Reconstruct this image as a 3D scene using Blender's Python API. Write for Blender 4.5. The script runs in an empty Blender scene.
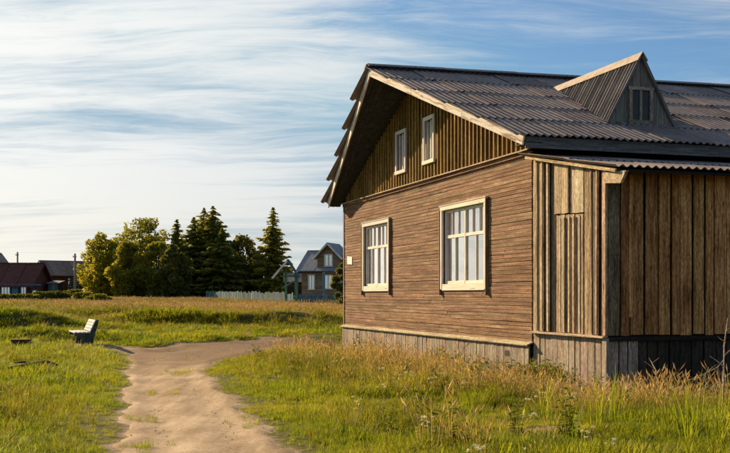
import bpy, bmesh, math, random
import numpy as np
from mathutils import Vector, Matrix, Quaternion

random.seed(11)
RNG = np.random.default_rng(7)
SC = bpy.context.scene
COL = SC.collection

# ------------------------------------------------------------------ camera, sky, sun, exposure
F_PX, CX, HY, EYE = 1030.0, 365.0, 295.0, 1.5      # focal length / centre / horizon in photo pixels, eye height
cam_d = bpy.data.cameras.new('camera')
cam_d.sensor_width = 36.0
cam_d.lens = 36.0 * F_PX / 730.0
cam_d.shift_y = (HY - 226.5) / 730.0
cam_d.clip_start, cam_d.clip_end = 0.1, 6000
cam = bpy.data.objects.new('camera', cam_d)
cam.location = (0, 0, EYE)
cam.rotation_euler = (math.radians(90), 0, 0)
COL.objects.link(cam)
SC.camera = cam

SUN_AZ, SUN_EL = math.radians(42), math.radians(22)     # azimuth: left of the view direction
SUN_V = Vector((-math.sin(SUN_AZ) * math.cos(SUN_EL), math.cos(SUN_AZ) * math.cos(SUN_EL), math.sin(SUN_EL)))
sun_d = bpy.data.lights.new('sun', 'SUN')
sun_d.energy = 5.0
sun_d.angle = math.radians(0.6)
sun_d.color = (1.0, 0.73, 0.43)
sun = bpy.data.objects.new('sun', sun_d)
sun.rotation_euler = SUN_V.to_track_quat('Z', 'Y').to_euler()
sun.location = (-30, 40, 30)
COL.objects.link(sun)

SC.view_settings.view_transform = 'Standard'
SC.view_settings.look = 'None'
SC.view_settings.exposure = 1.0
SC.view_settings.gamma = 1.0
SC.cycles.use_denoising = True
SC.cycles.max_bounces = 6
SC.cycles.transparent_max_bounces = 12
SC.cycles.sample_clamp_indirect = 8


class NT:
    """small helper around a node tree"""
    def __init__(self, tree):
        self.t = tree
    def n(self, typ, ins=None, **kw):
        nd = self.t.nodes.new(typ)
        for k, v in kw.items():
            setattr(nd, k, v)
        for k, v in (ins or {}).items():
            s = nd.inputs[k]
            if isinstance(v, bpy.types.NodeSocket):
                self.t.links.new(v, s)
            else:
                s.default_value = v
        return nd
    def math(self, op, a, b=0.0, c=0.0, clamp=False):
        return self.n('ShaderNodeMath', {0: a, 1: b, 2: c}, operation=op, use_clamp=clamp).outputs[0]
    def vmath(self, op, a, b=(0, 0, 0)):
        nd = self.n('ShaderNodeVectorMath', {0: a, 1: b}, operation=op)
        return nd.outputs['Value'] if op in ('DOT_PRODUCT', 'LENGTH', 'DISTANCE') else nd.outputs[0]
    def noise(self, vec, scale, detail=4.0, rough=0.55, dist=0.0):
        return self.n('ShaderNodeTexNoise', {'Vector': vec, 'Scale': scale, 'Detail': detail, 'Roughness': rough, 'Distortion': dist})
    def ramp(self, fac, stops, interp='LINEAR'):
        nd = self.n('ShaderNodeValToRGB', {'Fac': fac})
        el = nd.color_ramp.elements
        nd.color_ramp.interpolation = interp
        while len(el) < len(stops):
            el.new(0.5)
        for e, (p, c) in zip(el, stops):
            e.position = p
            e.color = (*c, 1) if len(c) == 3 else c
        return nd.outputs[0]
    def mix(self, fac, a, b, blend='MIX'):
        nd = self.n('ShaderNodeMix', data_type='RGBA', blend_type=blend)
        for i, v in ((0, fac), (6, a), (7, b)):
            s = nd.inputs[i]
            if isinstance(v, bpy.types.NodeSocket):
                self.t.links.new(v, s)
            else:
                s.default_value = (*v, 1) if (i and len(v) == 3) else v
        return nd.outputs[2]
    def maprange(self, v, a, b, c=0.0, d=1.0, smooth=True):
        nd = self.n('ShaderNodeMapRange', {0: v, 1: a, 2: b, 3: c, 4: d}, interpolation_type='SMOOTHSTEP' if smooth else 'LINEAR')
        return nd.outputs[0]
    def mapping(self, vec, loc=(0, 0, 0), rot=(0, 0, 0), scale=(1, 1, 1)):
        return self.n('ShaderNodeMapping', {'Vector': vec, 'Location': loc, 'Rotation': rot, 'Scale': scale}).outputs[0]


world = bpy.data.worlds.new('World')
SC.world = world
world.use_nodes = True
W = NT(world.node_tree)
world.node_tree.nodes.clear()
sky = W.n('ShaderNodeTexSky', sky_type='NISHITA', sun_disc=False, sun_elevation=SUN_EL, sun_rotation=-SUN_AZ,
          altitude=100, air_density=1.0, dust_density=0.3, ozone_density=2.5)
wdir = W.n('ShaderNodeTexCoord').outputs['Generated']
sep = W.n('ShaderNodeSeparateXYZ', {0: wdir})
zc = W.math('MAXIMUM', sep.outputs[2], 0.0)
den = W.math('ADD', zc, 0.10)
plane = W.n('ShaderNodeCombineXYZ', {0: W.math('DIVIDE', sep.outputs[0], den), 1: W.math('DIVIDE', sep.outputs[1], den), 2: 0.0}).outputs[0]
# thin streaked high cloud on a flat layer far overhead
warp = W.n('ShaderNodeVectorMath', {0: W.noise(plane, 0.55, 3).outputs['Color'], 1: (0.7, 0.7, 0)}, operation='MULTIPLY').outputs[0]
pw = W.vmath('ADD', plane, warp)
st = W.mapping(pw, loc=(3.1, 0.4, 0), rot=(0, 0, math.radians(58)), scale=(0.42, 1.6, 1))
n_big = W.noise(W.mapping(plane, loc=(5.0, 1.3, 0), rot=(0, 0, math.radians(50)), scale=(0.5, 0.8, 1)), 0.9, 3, 0.5).outputs['Fac']
n_st = W.noise(st, 1.5, 11, 0.64, 0.35).outputs['Fac']
n_fine = W.noise(W.mapping(pw, rot=(0, 0, math.radians(64)), scale=(0.8, 4.4, 1)), 2.0, 10, 0.68, 0.6).outputs['Fac']
cl = W.math('ADD', W.math('MULTIPLY', n_st, 0.62), W.math('ADD', W.math('MULTIPLY', n_big, 0.45), W.math('MULTIPLY', n_fine, 0.30)))
sund = W.vmath('DOT_PRODUCT', wdir, tuple(SUN_V))
# more cloud on the sunward side of the sky
toward = W.maprange(sund, 0.58, 0.92, -0.06, 0.12)
cov = W.maprange(W.math('ADD', cl, toward), 0.57, 0.84)
glow = W.maprange(sund, 0.45, 1.0, 0.0, 1.0, smooth=False)
glow = W.math('POWER', glow, 2.2)
cl_col = W.mix(glow, (6.6, 7.1, 7.4), (12.0, 11.6, 10.8))
# low haze near the horizon, warm and pale
hz = W.maprange(sep.outputs[2], 0.0, 0.17, 0.72, 0.0)
veil = W.mix(1.0, W.mix(1.0, sky.outputs[0], (0.78, 0.96, 1.08), 'MULTIPLY'), (3.2, 4.9, 6.3), 'DARKEN')
skyc = W.mix(hz, veil, W.mix(glow, (5.6, 6.2, 6.3), (12.5, 10.8, 8.2)))
low = W.maprange(sep.outputs[2], 0.02, 0.14, 1.0, 0.0)
cl_col = W.mix(W.math('MULTIPLY', low, 0.75), cl_col, W.mix(glow, (6.5, 6.8, 6.6), (12.8, 11.5, 9.2)))
final = W.mix(W.math('MULTIPLY', cov, 0.9), skyc, cl_col)
bg = W.n('ShaderNodeBackground', {'Color': final, 'Strength': 0.05})
wout = W.n('ShaderNodeOutputWorld', {'Surface': bg.outputs[0]})


# ------------------------------------------------------------------ generic helpers
def link(o, parent=None):
    COL.objects.link(o)
    if parent is not None:
        o.parent = parent
    return o

def tag(o, label=None, cat=None, group=None, kind=None):
    for k, v in (('label', label), ('category', cat), ('group', group), ('kind', kind)):
        if v:
            o[k] = v
    return o

def empty(name, parent=None, loc=(0, 0, 0), rz=0.0):
    o = bpy.data.objects.new(name, None)
    o.empty_display_size = 0.2
    o.location = loc
    o.rotation_euler = (0, 0, rz)
    return link(o, parent)

def mesh_obj(name, verts, faces, mat, parent=None, smooth=False, loc=(0, 0, 0)):
    me = bpy.data.meshes.new(name)
    me.from_pydata([tuple(v) for v in verts], [], [tuple(f) for f in faces])
    me.materials.append(mat)
    if smooth:
        me.polygons.foreach_set('use_smooth', [True] * len(me.polygons))
    me.update()
    o = bpy.data.objects.new(name, me)
    o.location = loc
    return link(o, parent)

def np_mesh(name, verts, faces_flat, n_per, mat, smooth=False):
    """mesh from numpy arrays: verts (N,3), faces_flat ints, n_per vertices for each face"""
    me = bpy.data.meshes.new(name)
    nf = len(faces_flat) // n_per
    me.vertices.add(len(verts))
    me.vertices.foreach_set('co', np.asarray(verts, np.float32).ravel())
    me.loops.add(len(faces_flat))
    me.loops.foreach_set('vertex_index', np.asarray(faces_flat, np.int32))
    me.polygons.add(nf)
    me.polygons.foreach_set('loop_start', np.arange(0, nf * n_per, n_per, dtype=np.int32))
    if smooth:
        me.polygons.foreach_set('use_smooth', np.ones(nf, bool))
    me.materials.append(mat)
    me.update(calc_edges=True)
    return me

BOX_F = [(0, 3, 2, 1), (4, 5, 6, 7), (0, 1, 5, 4), (1, 2, 6, 5), (2, 3, 7, 6), (3, 0, 4, 7)]

def hexa(name, v8, mat, parent=None):
    """box-like solid from 8 corners: 4 of the bottom ring, 4 of the top ring; its origin in its middle"""
    c = sum((Vector(v) for v in v8), Vector()) / 8
    o = mesh_obj(name, [Vector(v) - c for v in v8], BOX_F, mat, parent, loc=c)
    bm = bmesh.new(); bm.from_mesh(o.data)
    bmesh.ops.recalc_face_normals(bm, faces=bm.faces)
    bm.to_mesh(o.data); bm.free()
    return o

def box(name, lo, hi, mat, parent=None):
    (x0, y0, z0), (x1, y1, z1) = lo, hi
    return hexa(name, [(x0, y0, z0), (x1, y0, z0), (x1, y1, z0), (x0, y1, z0), (x0, y0, z1), (x1, y0, z1), (x1, y1, z1), (x0, y1, z1)], mat, parent)

def board(name, p0, p1, w, t, nrm, mat, parent=None, cut0=(0, 0), cut1=(0, 0), twist=0.0, taper=0.0, segs=1, warp=0.0):
    """a plank from p0 to p1: long axis is local X (so the grain runs along it), width local Y, thickness local Z (along nrm).
    cut0 / cut1 shift the ends at the -width and +width side."""
    p0, p1, nrm = Vector(p0), Vector(p1), Vector(nrm).normalized()
    d = p1 - p0
    L = d.length
    ex = d.normalized()
    ey = nrm.cross(ex).normalized()
    ez = ex.cross(ey)
    R = Matrix((ex, ey, ez)).transposed()
    if twist:
        R = R @ Matrix.Rotation(twist, 3, 'X')
    h, a, b = L / 2, w / 2, t / 2
    b1 = a * (1 - taper)
    vs, fs = [], []
    ch = min(0.004, t * 0.2)
    for i in range(segs + 1):
        k = i / segs
        hw = a + (b1 - a) * k
        wz = warp * math.sin(k * math.pi) if warp else 0.0
        xs0 = -h + cut0[0] + (2 * h + cut1[0] - cut0[0]) * k
        xs1 = -h + cut0[1] + (2 * h + cut1[1] - cut0[1]) * k
        # six-sided section: arrises taken off the front face
        vs += [(xs0, -hw, -b + wz), (xs1, hw, -b + wz), (xs1, hw, b - ch + wz), (xs1, hw - ch, b + wz), (xs0, -hw + ch, b + wz), (xs0, -hw, b - ch + wz)]
    for i in range(segs):
        o_ = i * 6
        for j in range(6):
            j2 = (j + 1) % 6
            fs.append((o_ + j, o_ + j2, o_ + 6 + j2, o_ + 6 + j))
    fs.append((5, 4, 3, 2, 1, 0))
    e = segs * 6
    fs.append((e, e + 1, e + 2, e + 3, e + 4, e + 5))
    o = mesh_obj(name, vs, fs, mat, parent)
    bm = bmesh.new(); bm.from_mesh(o.data)
    bmesh.ops.recalc_face_normals(bm, faces=bm.faces)
    bm.to_mesh(o.data); bm.free()
    o.matrix_local = Matrix.Translation((p0 + p1) / 2) @ R.to_4x4()
    return o

def tube_data(pts, radii, sides=8, cap=True):
    """tapered tube through pts"""
    vs, fs = [], []
    pts = [Vector(p) for p in pts]
    for i, p in enumerate(pts):
        d = (pts[min(i + 1, len(pts) - 1)] - pts[max(i - 1, 0)]).normalized()
        a = d.orthogonal().normalized() if abs(d.z) < 0.95 else Vector((1, 0, 0)).cross(d).normalized()
        b = d.cross(a)
        for k in range(sides):
            an = 2 * math.pi * k / sides
            vs.append(p + (a * math.cos(an) + b * math.sin(an)) * radii[i])
    for i in range(len(pts) - 1):
        for k in range(sides):
            k2 = (k + 1) % sides
            fs.append((i * sides + k, i * sides + k2, (i + 1) * sides + k2, (i + 1) * sides + k))
    if cap:
        fs.append(tuple(range(sides))[::-1])
        e = (len(pts) - 1) * sides
        fs.append(tuple(range(e, e + sides)))
    return vs, fs

def tube(name, pts, radii, mat, parent=None, sides=8):
    vs, fs = tube_data(pts, radii, sides)
    return mesh_obj(name, vs, fs, mat, parent, smooth=True)


# ------------------------------------------------------------------ materials
def new_mat(name):
    m = bpy.data.materials.new(name)
    m.use_nodes = True
    m.node_tree.nodes.clear()
    return m, NT(m.node_tree)

def finish(T, color, rough=0.85, bump=None, bump_strength=0.3, bump_dist=0.01, spec=0.25, metallic=0.0):
    ins = {'Base Color': color, 'Roughness': rough, 'Specular IOR Level': spec, 'Metallic': metallic}
    b = T.n('ShaderNodeBsdfPrincipled', ins)
    if bump is not None:
        bp = T.n('ShaderNodeBump', {'Height': bump, 'Strength': bump_strength, 'Distance': bump_dist})
        T.t.links.new(bp.outputs[0], b.inputs['Normal'])
    T.n('ShaderNodeOutputMaterial', {'Surface': b.outputs[0]})

def wood(name, dark, mid, light, grain=(0.9, 16, 16), var=0.45, rough=0.85, bump=0.5, flake=None, flake_amt=0.5, knots=True, mottle=1.0):
    """weathered plank: grain along local X, another tone for every plank, knots, optional flaking paint"""
    m, T = new_mat(name)
    oi = T.n('ShaderNodeObjectInfo')
    rnd = oi.outputs['Random']
    off = T.n('ShaderNodeCombineXYZ', {0: T.math('MULTIPLY', rnd, 71.0), 1: T.math('MULTIPLY', rnd, 37.0), 2: T.math('MULTIPLY', rnd, 53.0)}).outputs[0]
    p = T.vmath('ADD', T.n('ShaderNodeTexCoord').outputs['Object'], off)
    g1 = T.noise(T.mapping(p, scale=grain), 1.6, 8, 0.65, 0.6).outputs['Fac']
    g2 = T.noise(T.mapping(p, scale=(0.5, 2.4, 2.4)), 2.2, 6, 0.68).outputs['Fac']
    g3 = T.noise(T.mapping(p, scale=(grain[0] * 3, grain[1] * 4, grain[2] * 4)), 2.0, 4, 0.6).outputs['Fac']
    v = T.math('ADD', T.math('MULTIPLY', g1, 0.55), T.math('ADD', T.math('MULTIPLY', g2, 0.35), T.math('MULTIPLY', g3, 0.22)))
    col = T.ramp(v, [(0.42, dark), (0.55, mid), (0.69, light)])
    mt = T.noise(T.mapping(p, scale=(3.2, 8.5, 8.5)), 4.2, 4, 0.65).outputs['Fac']
    mv = T.maprange(mt, 0.34, 0.68, 1 - 0.42 * mottle, 1 + 0.5 * mottle, smooth=False)
    tone = T.math('MULTIPLY', T.math('ADD', T.math('MULTIPLY', rnd, var), 1.0 - var / 2), mv)
    rnd2 = T.n('ShaderNodeTexWhiteNoise', {'W': rnd}, noise_dimensions='1D').outputs['Color']
    tint = T.mix(0.12, (1, 1, 1), rnd2)
    col = T.mix(1.0, col, T.n('ShaderNodeCombineXYZ', {0: tone, 1: tone, 2: tone}).outputs[0], 'MULTIPLY')
    col = T.mix(1.0, col, tint, 'MULTIPLY')
    if knots:
        kn = T.n('ShaderNodeTexVoronoi', {'Vector': T.mapping(p, scale=(1.0, 3.4, 3.4)), 'Scale': 1.6, 'Randomness': 1.0}).outputs['Distance']
        kf = T.maprange(kn, 0.035, 0.115, 0.85, 0.0)
        col = T.mix(kf, col, tuple(c * 0.45 for c in dark))
    if flake:
        fl = T.noise(T.mapping(p, scale=(0.6, 7, 7)), 3.0, 7, 0.62).outputs['Fac']
        ff = T.maprange(fl, flake_amt - 0.05, flake_amt + 0.05, 0.0, 1.0)
        col = T.mix(ff, col, flake)
    finish(T, col, rough, T.math('ADD', g1, T.math('MULTIPLY', g3, 0.5)), bump, 0.012, 0.15)
    return m

M = {}
M['siding'] = wood('siding_wood', (0.072, 0.038, 0.019), (0.215, 0.122, 0.066), (0.44, 0.29, 0.175), grain=(0.45, 22, 22), var=0.28, bump=0.7, mottle=0.55)
M['cladding'] = wood('gable_wood', (0.065, 0.040, 0.010), (0.215, 0.130, 0.030), (0.42, 0.27, 0.075), var=0.6)
M['plinth'] = wood('plinth_wood', (0.13, 0.10, 0.072), (0.27, 0.215, 0.16), (0.43, 0.36, 0.28), var=0.35)
M['grey_plank'] = wood('grey_plank', (0.085, 0.056, 0.032), (0.30, 0.22, 0.135), (0.60, 0.48, 0.33), var=0.5, bump=0.6)
M['pale_plank'] = wood('pale_plank', (0.22, 0.15, 0.085), (0.44, 0.34, 0.22), (0.64, 0.54, 0.40), var=0.35)
M['brown_plank'] = wood('brown_plank', (0.070, 0.026, 0.008), (0.40, 0.175, 0.056), (0.66, 0.37, 0.15), var=0.75, bump=0.6)
M['dark_plank'] = wood('dark_plank', (0.018, 0.013, 0.009), (0.038, 0.028, 0.020), (0.075, 0.058, 0.042), var=0.5)  # near-black wood; on the lean-to plinth the tone stands in for shade
M['darkened_plank'] = wood('darkened_plank', (0.055, 0.036, 0.020), (0.17, 0.118, 0.07), (0.36, 0.27, 0.17), var=0.5, bump=0.6)  # deeper brown-grey; on the lean-to side it paints in shadow stripes
M['dormer_front'] = wood('dormer_front', (0.085, 0.073, 0.062), (0.165, 0.145, 0.125), (0.26, 0.235, 0.205), var=0.4, mottle=0.3)
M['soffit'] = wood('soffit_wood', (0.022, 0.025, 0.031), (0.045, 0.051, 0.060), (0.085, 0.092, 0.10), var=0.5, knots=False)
M['fascia'] = wood('fascia_wood', (0.055, 0.053, 0.053), (0.115, 0.111, 0.110), (0.21, 0.205, 0.20), var=0.3, mottle=0.4)
M['old_white'] = wood('peeling_white_paint', (0.22, 0.16, 0.11), (0.42, 0.34, 0.25), (0.62, 0.54, 0.44), var=0.2, flake=(0.78, 0.74, 0.66), flake_amt=0.46, bump=0.4, mottle=0.35)
M['white_frame'] = wood('white_window_paint', (0.55, 0.50, 0.42), (0.72, 0.68, 0.60), (0.82, 0.79, 0.73), var=0.12, bump=0.25, knots=False, mottle=0.12, flake=(0.30, 0.235, 0.165), flake_amt=0.64)
M['dark_core'] = wood('dark_core', (0.010, 0.008, 0.006), (0.018, 0.014, 0.011), (0.028, 0.023, 0.019), var=0.1, knots=False)
M['log'] = wood('log_wood', (0.14, 0.085, 0.045), (0.27, 0.175, 0.10), (0.40, 0.29, 0.18), var=0.35)
M['red_wall'] = wood('red_brown_wall', (0.05, 0.018, 0.014), (0.10, 0.036, 0.026), (0.16, 0.07, 0.05), var=0.3)
M['blue_paint'] = wood('faded_blue_paint', (0.05, 0.13, 0.18), (0.09, 0.21, 0.28), (0.16, 0.30, 0.36), var=0.4, knots=False)
M['green_paint'] = wood('faded_green_paint', (0.05, 0.13, 0.075), (0.10, 0.24, 0.14), (0.22, 0.38, 0.25), var=0.3, knots=False)
M['pale_paint'] = wood('pale_fence_paint', (0.055, 0.085, 0.09), (0.105, 0.155, 0.16), (0.19, 0.25, 0.25), var=0.8, knots=False)
M['bench_side'] = wood('bench_side_paint', (0.030, 0.040, 0.038), (0.055, 0.070, 0.066), (0.10, 0.12, 0.11), var=0.2, knots=False)
M['bench_slat'] = wood('bench_slat_paint', (0.32, 0.36, 0.38), (0.50, 0.53, 0.53), (0.66, 0.67, 0.64), var=0.25, knots=False)
M['bark'] = wood('tree_bark', (0.035, 0.027, 0.02), (0.085, 0.068, 0.052), (0.16, 0.135, 0.11), var=0.3, knots=False)

def sheet_mat(name, c0, c1, c2):
    m, T = new_mat(name)
    oi = T.n('ShaderNodeObjectInfo').outputs['Random']
    off = T.n('ShaderNodeCombineXYZ', {0: T.math('MULTIPLY', oi, 31.0), 1: T.math('MULTIPLY', oi, 17.0), 2: 0.0}).outputs[0]
    p = T.vmath('ADD', T.n('ShaderNodeTexCoord').outputs['Object'], off)
    a = T.noise(p, 2.2, 7, 0.65).outputs['Fac']
    b = T.noise(T.mapping(p, scale=(7, 1.2, 1)), 3.0, 5, 0.6).outputs['Fac']
    v = T.math('ADD', T.math('MULTIPLY', a, 0.6), T.math('MULTIPLY', b, 0.4))
    col = T.ramp(v, [(0.33, c0), (0.52, c1), (0.74, c2)])
    tone = T.math('ADD', T.math('MULTIPLY', oi, 0.38), 0.81)
    col = T.mix(1.0, col, T.n('ShaderNodeCombineXYZ', {0: tone, 1: tone, 2: tone}).outputs[0], 'MULTIPLY')
    sp = T.noise(p, 22.0, 3, 0.6).outputs['Fac']
    col = T.mix(T.maprange(sp, 0.60, 0.72, 0.0, 0.5), col, tuple(min(1, c * 1.5) for c in c2))
    finish(T, col, 0.9, a, 0.3, 0.01, 0.2)
    return m

M['slate'] = sheet_mat('fibre_cement_sheet', (0.135, 0.113, 0.108), (0.21, 0.18, 0.174), (0.29, 0.255, 0.248))
M['dormer_sheet'] = sheet_mat('dormer_sheet', (0.10, 0.085, 0.072), (0.17, 0.148, 0.128), (0.25, 0.22, 0.19))
M['metal_roof'] = sheet_mat('grey_blue_roof', (0.16, 0.17, 0.19), (0.24, 0.255, 0.28), (0.33, 0.35, 0.375))
M['red_roof'] = sheet_mat('rust_red_roof', (0.065, 0.022, 0.018), (0.12, 0.042, 0.032), (0.17, 0.07, 0.055))
M['old_roof'] = sheet_mat('old_grey_roof', (0.14, 0.118, 0.10), (0.25, 0.215, 0.185), (0.37, 0.325, 0.285))

def plain(name, col, rough=0.8, noise_amt=0.3, scale=8.0):
    m, T = new_mat(name)
    p = T.n('ShaderNodeTexCoord').outputs['Object']
    a = T.noise(p, scale, 5, 0.6).outputs['Fac']
    c = T.mix(1.0, col, T.ramp(a, [(0.3, (1 - noise_amt,) * 3), (0.7, (1 + noise_amt * 0.4,) * 3)]), 'MULTIPLY')
    finish(T, c, rough, a, 0.2)
    return m

M['black'] = plain('dark_hole', (0.012, 0.011, 0.010))
M['enamel'] = plain('white_enamel', (0.78, 0.78, 0.76), 0.4, 0.15)
M['curtain'] = plain('white_curtain', (0.82, 0.82, 0.79), 0.9, 0.12, 3.0)
M['cap_metal'] = plain('ridge_cap', (0.20, 0.195, 0.21), 0.6, 0.3)
M['pale_cap'] = plain('pale_ridge_board', (0.36, 0.30, 0.24), 0.7, 0.4, 5)
M['stone'] = plain('path_stone', (0.48, 0.39, 0.30), 0.9, 0.4, 3.0)
M['concrete'] = plain('concrete', (0.32, 0.30, 0.27), 0.9, 0.4, 5)

def glass_mat():
    m, T = new_mat('window_glass')
    fr = T.n('ShaderNodeFresnel', {'IOR': 1.9}).outputs[0]
    n_ = T.noise(T.n('ShaderNodeTexCoord').outputs['Object'], 1.3, 2, 0.5).outputs['Fac']
    bp = T.n('ShaderNodeBump', {'Height': n_, 'Strength': 0.06, 'Distance': 0.05})
    gl = T.n('ShaderNodeBsdfGlossy', {'Color': (0.95, 0.96, 0.97, 1), 'Roughness': 0.02, 'Normal': bp.outputs[0]})
    tr = T.n('ShaderNodeBsdfTransparent', {'Color': (0.92, 0.94, 0.94, 1)})
    mx = T.n('ShaderNodeMixShader', {0: T.math('MULTIPLY', fr, 3.7, clamp=True), 1: tr.outputs[0], 2: gl.outputs[0]})
    T.n('ShaderNodeOutputMaterial', {'Surface': mx.outputs[0]})
    return m
M['glass'] = glass_mat()

def dull_glass():
    m, T = new_mat('dusty_dark_glass')
    n_ = T.noise(T.n('ShaderNodeTexCoord').outputs['Object'], 3.0, 4, 0.6).outputs['Fac']
    finish(T, T.ramp(n_, [(0.35, (0.008, 0.009, 0.011)), (0.7, (0.03, 0.032, 0.035))]), 0.25, None, spec=0.25)
    return m
M['dull_glass'] = dull_glass()

def leaf_mat(name, c_dark, c_light, c_alt, trans=0.5, patch=0.35, alt_amt=0.5):
    """leaves and blades: diffuse and light shining through, tone by plant and by patch of the meadow"""
    m, T = new_mat(name)
    rnd = T.n('ShaderNodeObjectInfo').outputs['Random']
    pos = T.n('ShaderNodeNewGeometry').outputs['Position']
    at = T.n('ShaderNodeAttribute', attribute_name='tone').outputs['Fac']
    pn = T.noise(pos, patch, 4, 0.6).outputs['Fac']
    col = T.mix(T.math('MULTIPLY', T.math('ADD', at, rnd), 0.5), c_dark, c_light)
    col = T.mix(T.maprange(T.math('ADD', pn, T.math('MULTIPLY', rnd, 0.12)), 0.46, 0.68, 0.0, alt_amt), col, c_alt)
    d = T.n('ShaderNodeBsdfPrincipled', {'Base Color': col, 'Roughness': 0.6, 'Specular IOR Level': 0.2})
    t = T.n('ShaderNodeBsdfTranslucent', {'Color': T.mix(1.0, col, (1.35, 1.25, 0.7), 'MULTIPLY')})
    mx = T.n('ShaderNodeMixShader', {0: trans, 1: d.outputs[0], 2: t.outputs[0]})
    T.n('ShaderNodeOutputMaterial', {'Surface': mx.outputs[0]})
    return m

M['grass'] = leaf_mat('meadow_grass', (0.070, 0.095, 0.009), (0.20, 0.205, 0.022), (0.25, 0.21, 0.045), 0.55, 0.45, 0.6)
M['lush'] = leaf_mat('lush_grass', (0.060, 0.110, 0.007), (0.245, 0.30, 0.018), (0.33, 0.31, 0.032), 0.6, 0.5, 0.5)
M['dry'] = leaf_mat('dry_grass', (0.16, 0.15, 0.03), (0.34, 0.29, 0.09), (0.38, 0.29, 0.12), 0.55, 0.3, 0.6)
M['pinkhead'] = leaf_mat('seed_heads', (0.36, 0.27, 0.15), (0.60, 0.48, 0.33), (0.56, 0.42, 0.28), 0.55, 0.3, 0.6)
M['weed'] = leaf_mat('weed_leaves', (0.060, 0.090, 0.012), (0.17, 0.20, 0.025), (0.20, 0.19, 0.03), 0.5, 0.7, 0.5)
M['petal'] = leaf_mat('white_petals', (0.62, 0.60, 0.54), (0.8, 0.78, 0.72), (0.74, 0.70, 0.62), 0.35, 1.0, 0.5)
M['birch_leaf'] = leaf_mat('birch_leaves', (0.125, 0.145, 0.016), (0.31, 0.31, 0.036), (0.29, 0.27, 0.035), 0.56, 0.12, 0.5)
M['dark_leaf'] = leaf_mat('dark_leaves', (0.058, 0.074, 0.016), (0.19, 0.19, 0.036), (0.18, 0.16, 0.03), 0.45, 0.2, 0.4)
M['needle'] = leaf_mat('spruce_needles', (0.10, 0.125, 0.024), (0.28, 0.29, 0.055), (0.29, 0.27, 0.045), 0.58, 0.2, 0.4)
M['hedge'] = leaf_mat('hedge_leaves', (0.045, 0.066, 0.009), (0.17, 0.185, 0.022), (0.16, 0.15, 0.02), 0.45, 0.2, 0.5)

def ground_mat():
    m, T = new_mat('meadow_ground')
    pos = T.n('ShaderNodeNewGeometry').outputs['Position']
    soil = T.n('ShaderNodeAttribute', attribute_name='soil').outputs['Fac']
    dry = T.n('ShaderNodeAttribute', attribute_name='dry').outputs['Fac']
    a = T.noise(pos, 0.9, 7, 0.65).outputs['Fac']
    b = T.noise(pos, 9.0, 5, 0.7).outputs['Fac']
    g = T.ramp(T.math('ADD', T.math('MULTIPLY', a, 0.6), T.math('MULTIPLY', b, 0.4)), [(0.36, (0.035, 0.036, 0.008)), (0.52, (0.082, 0.078, 0.014)), (0.68, (0.15, 0.118, 0.035))])
    far = T.noise(T.mapping(pos, scale=(0.05, 0.18, 0.1)), 1.0, 5, 0.6).outputs['Fac']
    fc = T.ramp(far, [(0.35, (0.13, 0.125, 0.025)), (0.5, (0.27, 0.19, 0.08)), (0.65, (0.36, 0.24, 0.14))])
    g = T.mix(T.math('MULTIPLY', dry, 0.85), g, fc)
    s = T.ramp(b, [(0.3, (0.16, 0.112, 0.075)), (0.5, (0.25, 0.185, 0.13)), (0.7, (0.34, 0.265, 0.195))])
    e = T.math('ADD', soil, T.math('MULTIPLY', T.math('SUBTRACT', T.noise(pos, 3.0, 6, 0.7).outputs['Fac'], 0.5), 0.9))
    col = T.mix(T.maprange(e, 0.35, 0.62, 0.0, 1.0), g, s)
    finish(T, col, 0.95, T.math('ADD', a, b), 0.6, 0.05, 0.1)
    return m

def path_mat():
    m, T = new_mat('trodden_earth')
    pos = T.n('ShaderNodeNewGeometry').outputs['Position']
    a = T.noise(pos, 0.8, 6, 0.6).outputs['Fac']
    b = T.noise(pos, 22.0, 7, 0.78).outputs['Fac']
    tr = T.noise(T.mapping(pos, rot=(0, 0, -0.18), scale=(2.6, 0.35, 1)), 1.4, 5, 0.6, 0.3).outputs['Fac']
    v = T.math('ADD', T.math('MULTIPLY', a, 0.35), T.math('ADD', T.math('MULTIPLY', b, 0.35), T.math('MULTIPLY', tr, 0.3)))
    col = T.ramp(v, [(0.39, (0.23, 0.16, 0.092)), (0.5, (0.47, 0.355, 0.225)), (0.60, (0.68, 0.55, 0.385))])
    peb = T.n('ShaderNodeTexVoronoi', {'Vector': pos, 'Scale': 26.0}).outputs['Distance']
    pf = T.maprange(peb, 0.06, 0.2, 0.5, 0.0)
    col = T.mix(pf, col, (0.42, 0.36, 0.30))
    b2 = T.noise(pos, 75.0, 5, 0.75).outputs['Fac']
    col = T.mix(1.0, col, T.ramp(b2, [(0.34, (0.6, 0.58, 0.56)), (0.62, (1.0, 1.0, 1.0))]), 'MULTIPLY')
    hgt = T.math('ADD', T.math('MULTIPLY', T.math('ADD', T.math('MULTIPLY', b, 0.4), b2), 0.7), T.math('ADD', T.math('MULTIPLY', tr, 0.35), T.math('MULTIPLY', pf, 0.5)))
    yy = T.n('ShaderNodeSeparateXYZ', {0: pos}).outputs[1]
    damp = T.maprange(T.math('ADD', yy, T.math('MULTIPLY', T.noise(pos, 0.5, 5, 0.6).outputs['Fac'], 9.0)), 23.0, 30.0, 0.0, 0.9)
    col = T.mix(damp, col, T.ramp(b, [(0.35, (0.095, 0.058, 0.032)), (0.65, (0.24, 0.16, 0.095))]))      # loamy stretch farther on
    finish(T, col, 0.95, hgt, 1.0, 0.013, 0.1)
    return m
M['ground'] = ground_mat()
M['path'] = path_mat()


# ------------------------------------------------------------------ terrain
def G(a, b, x, y, amp, sx, sy):
    return amp * np.exp(-((x - a) / sx) ** 2 - ((y - b) / sy) ** 2)

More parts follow.
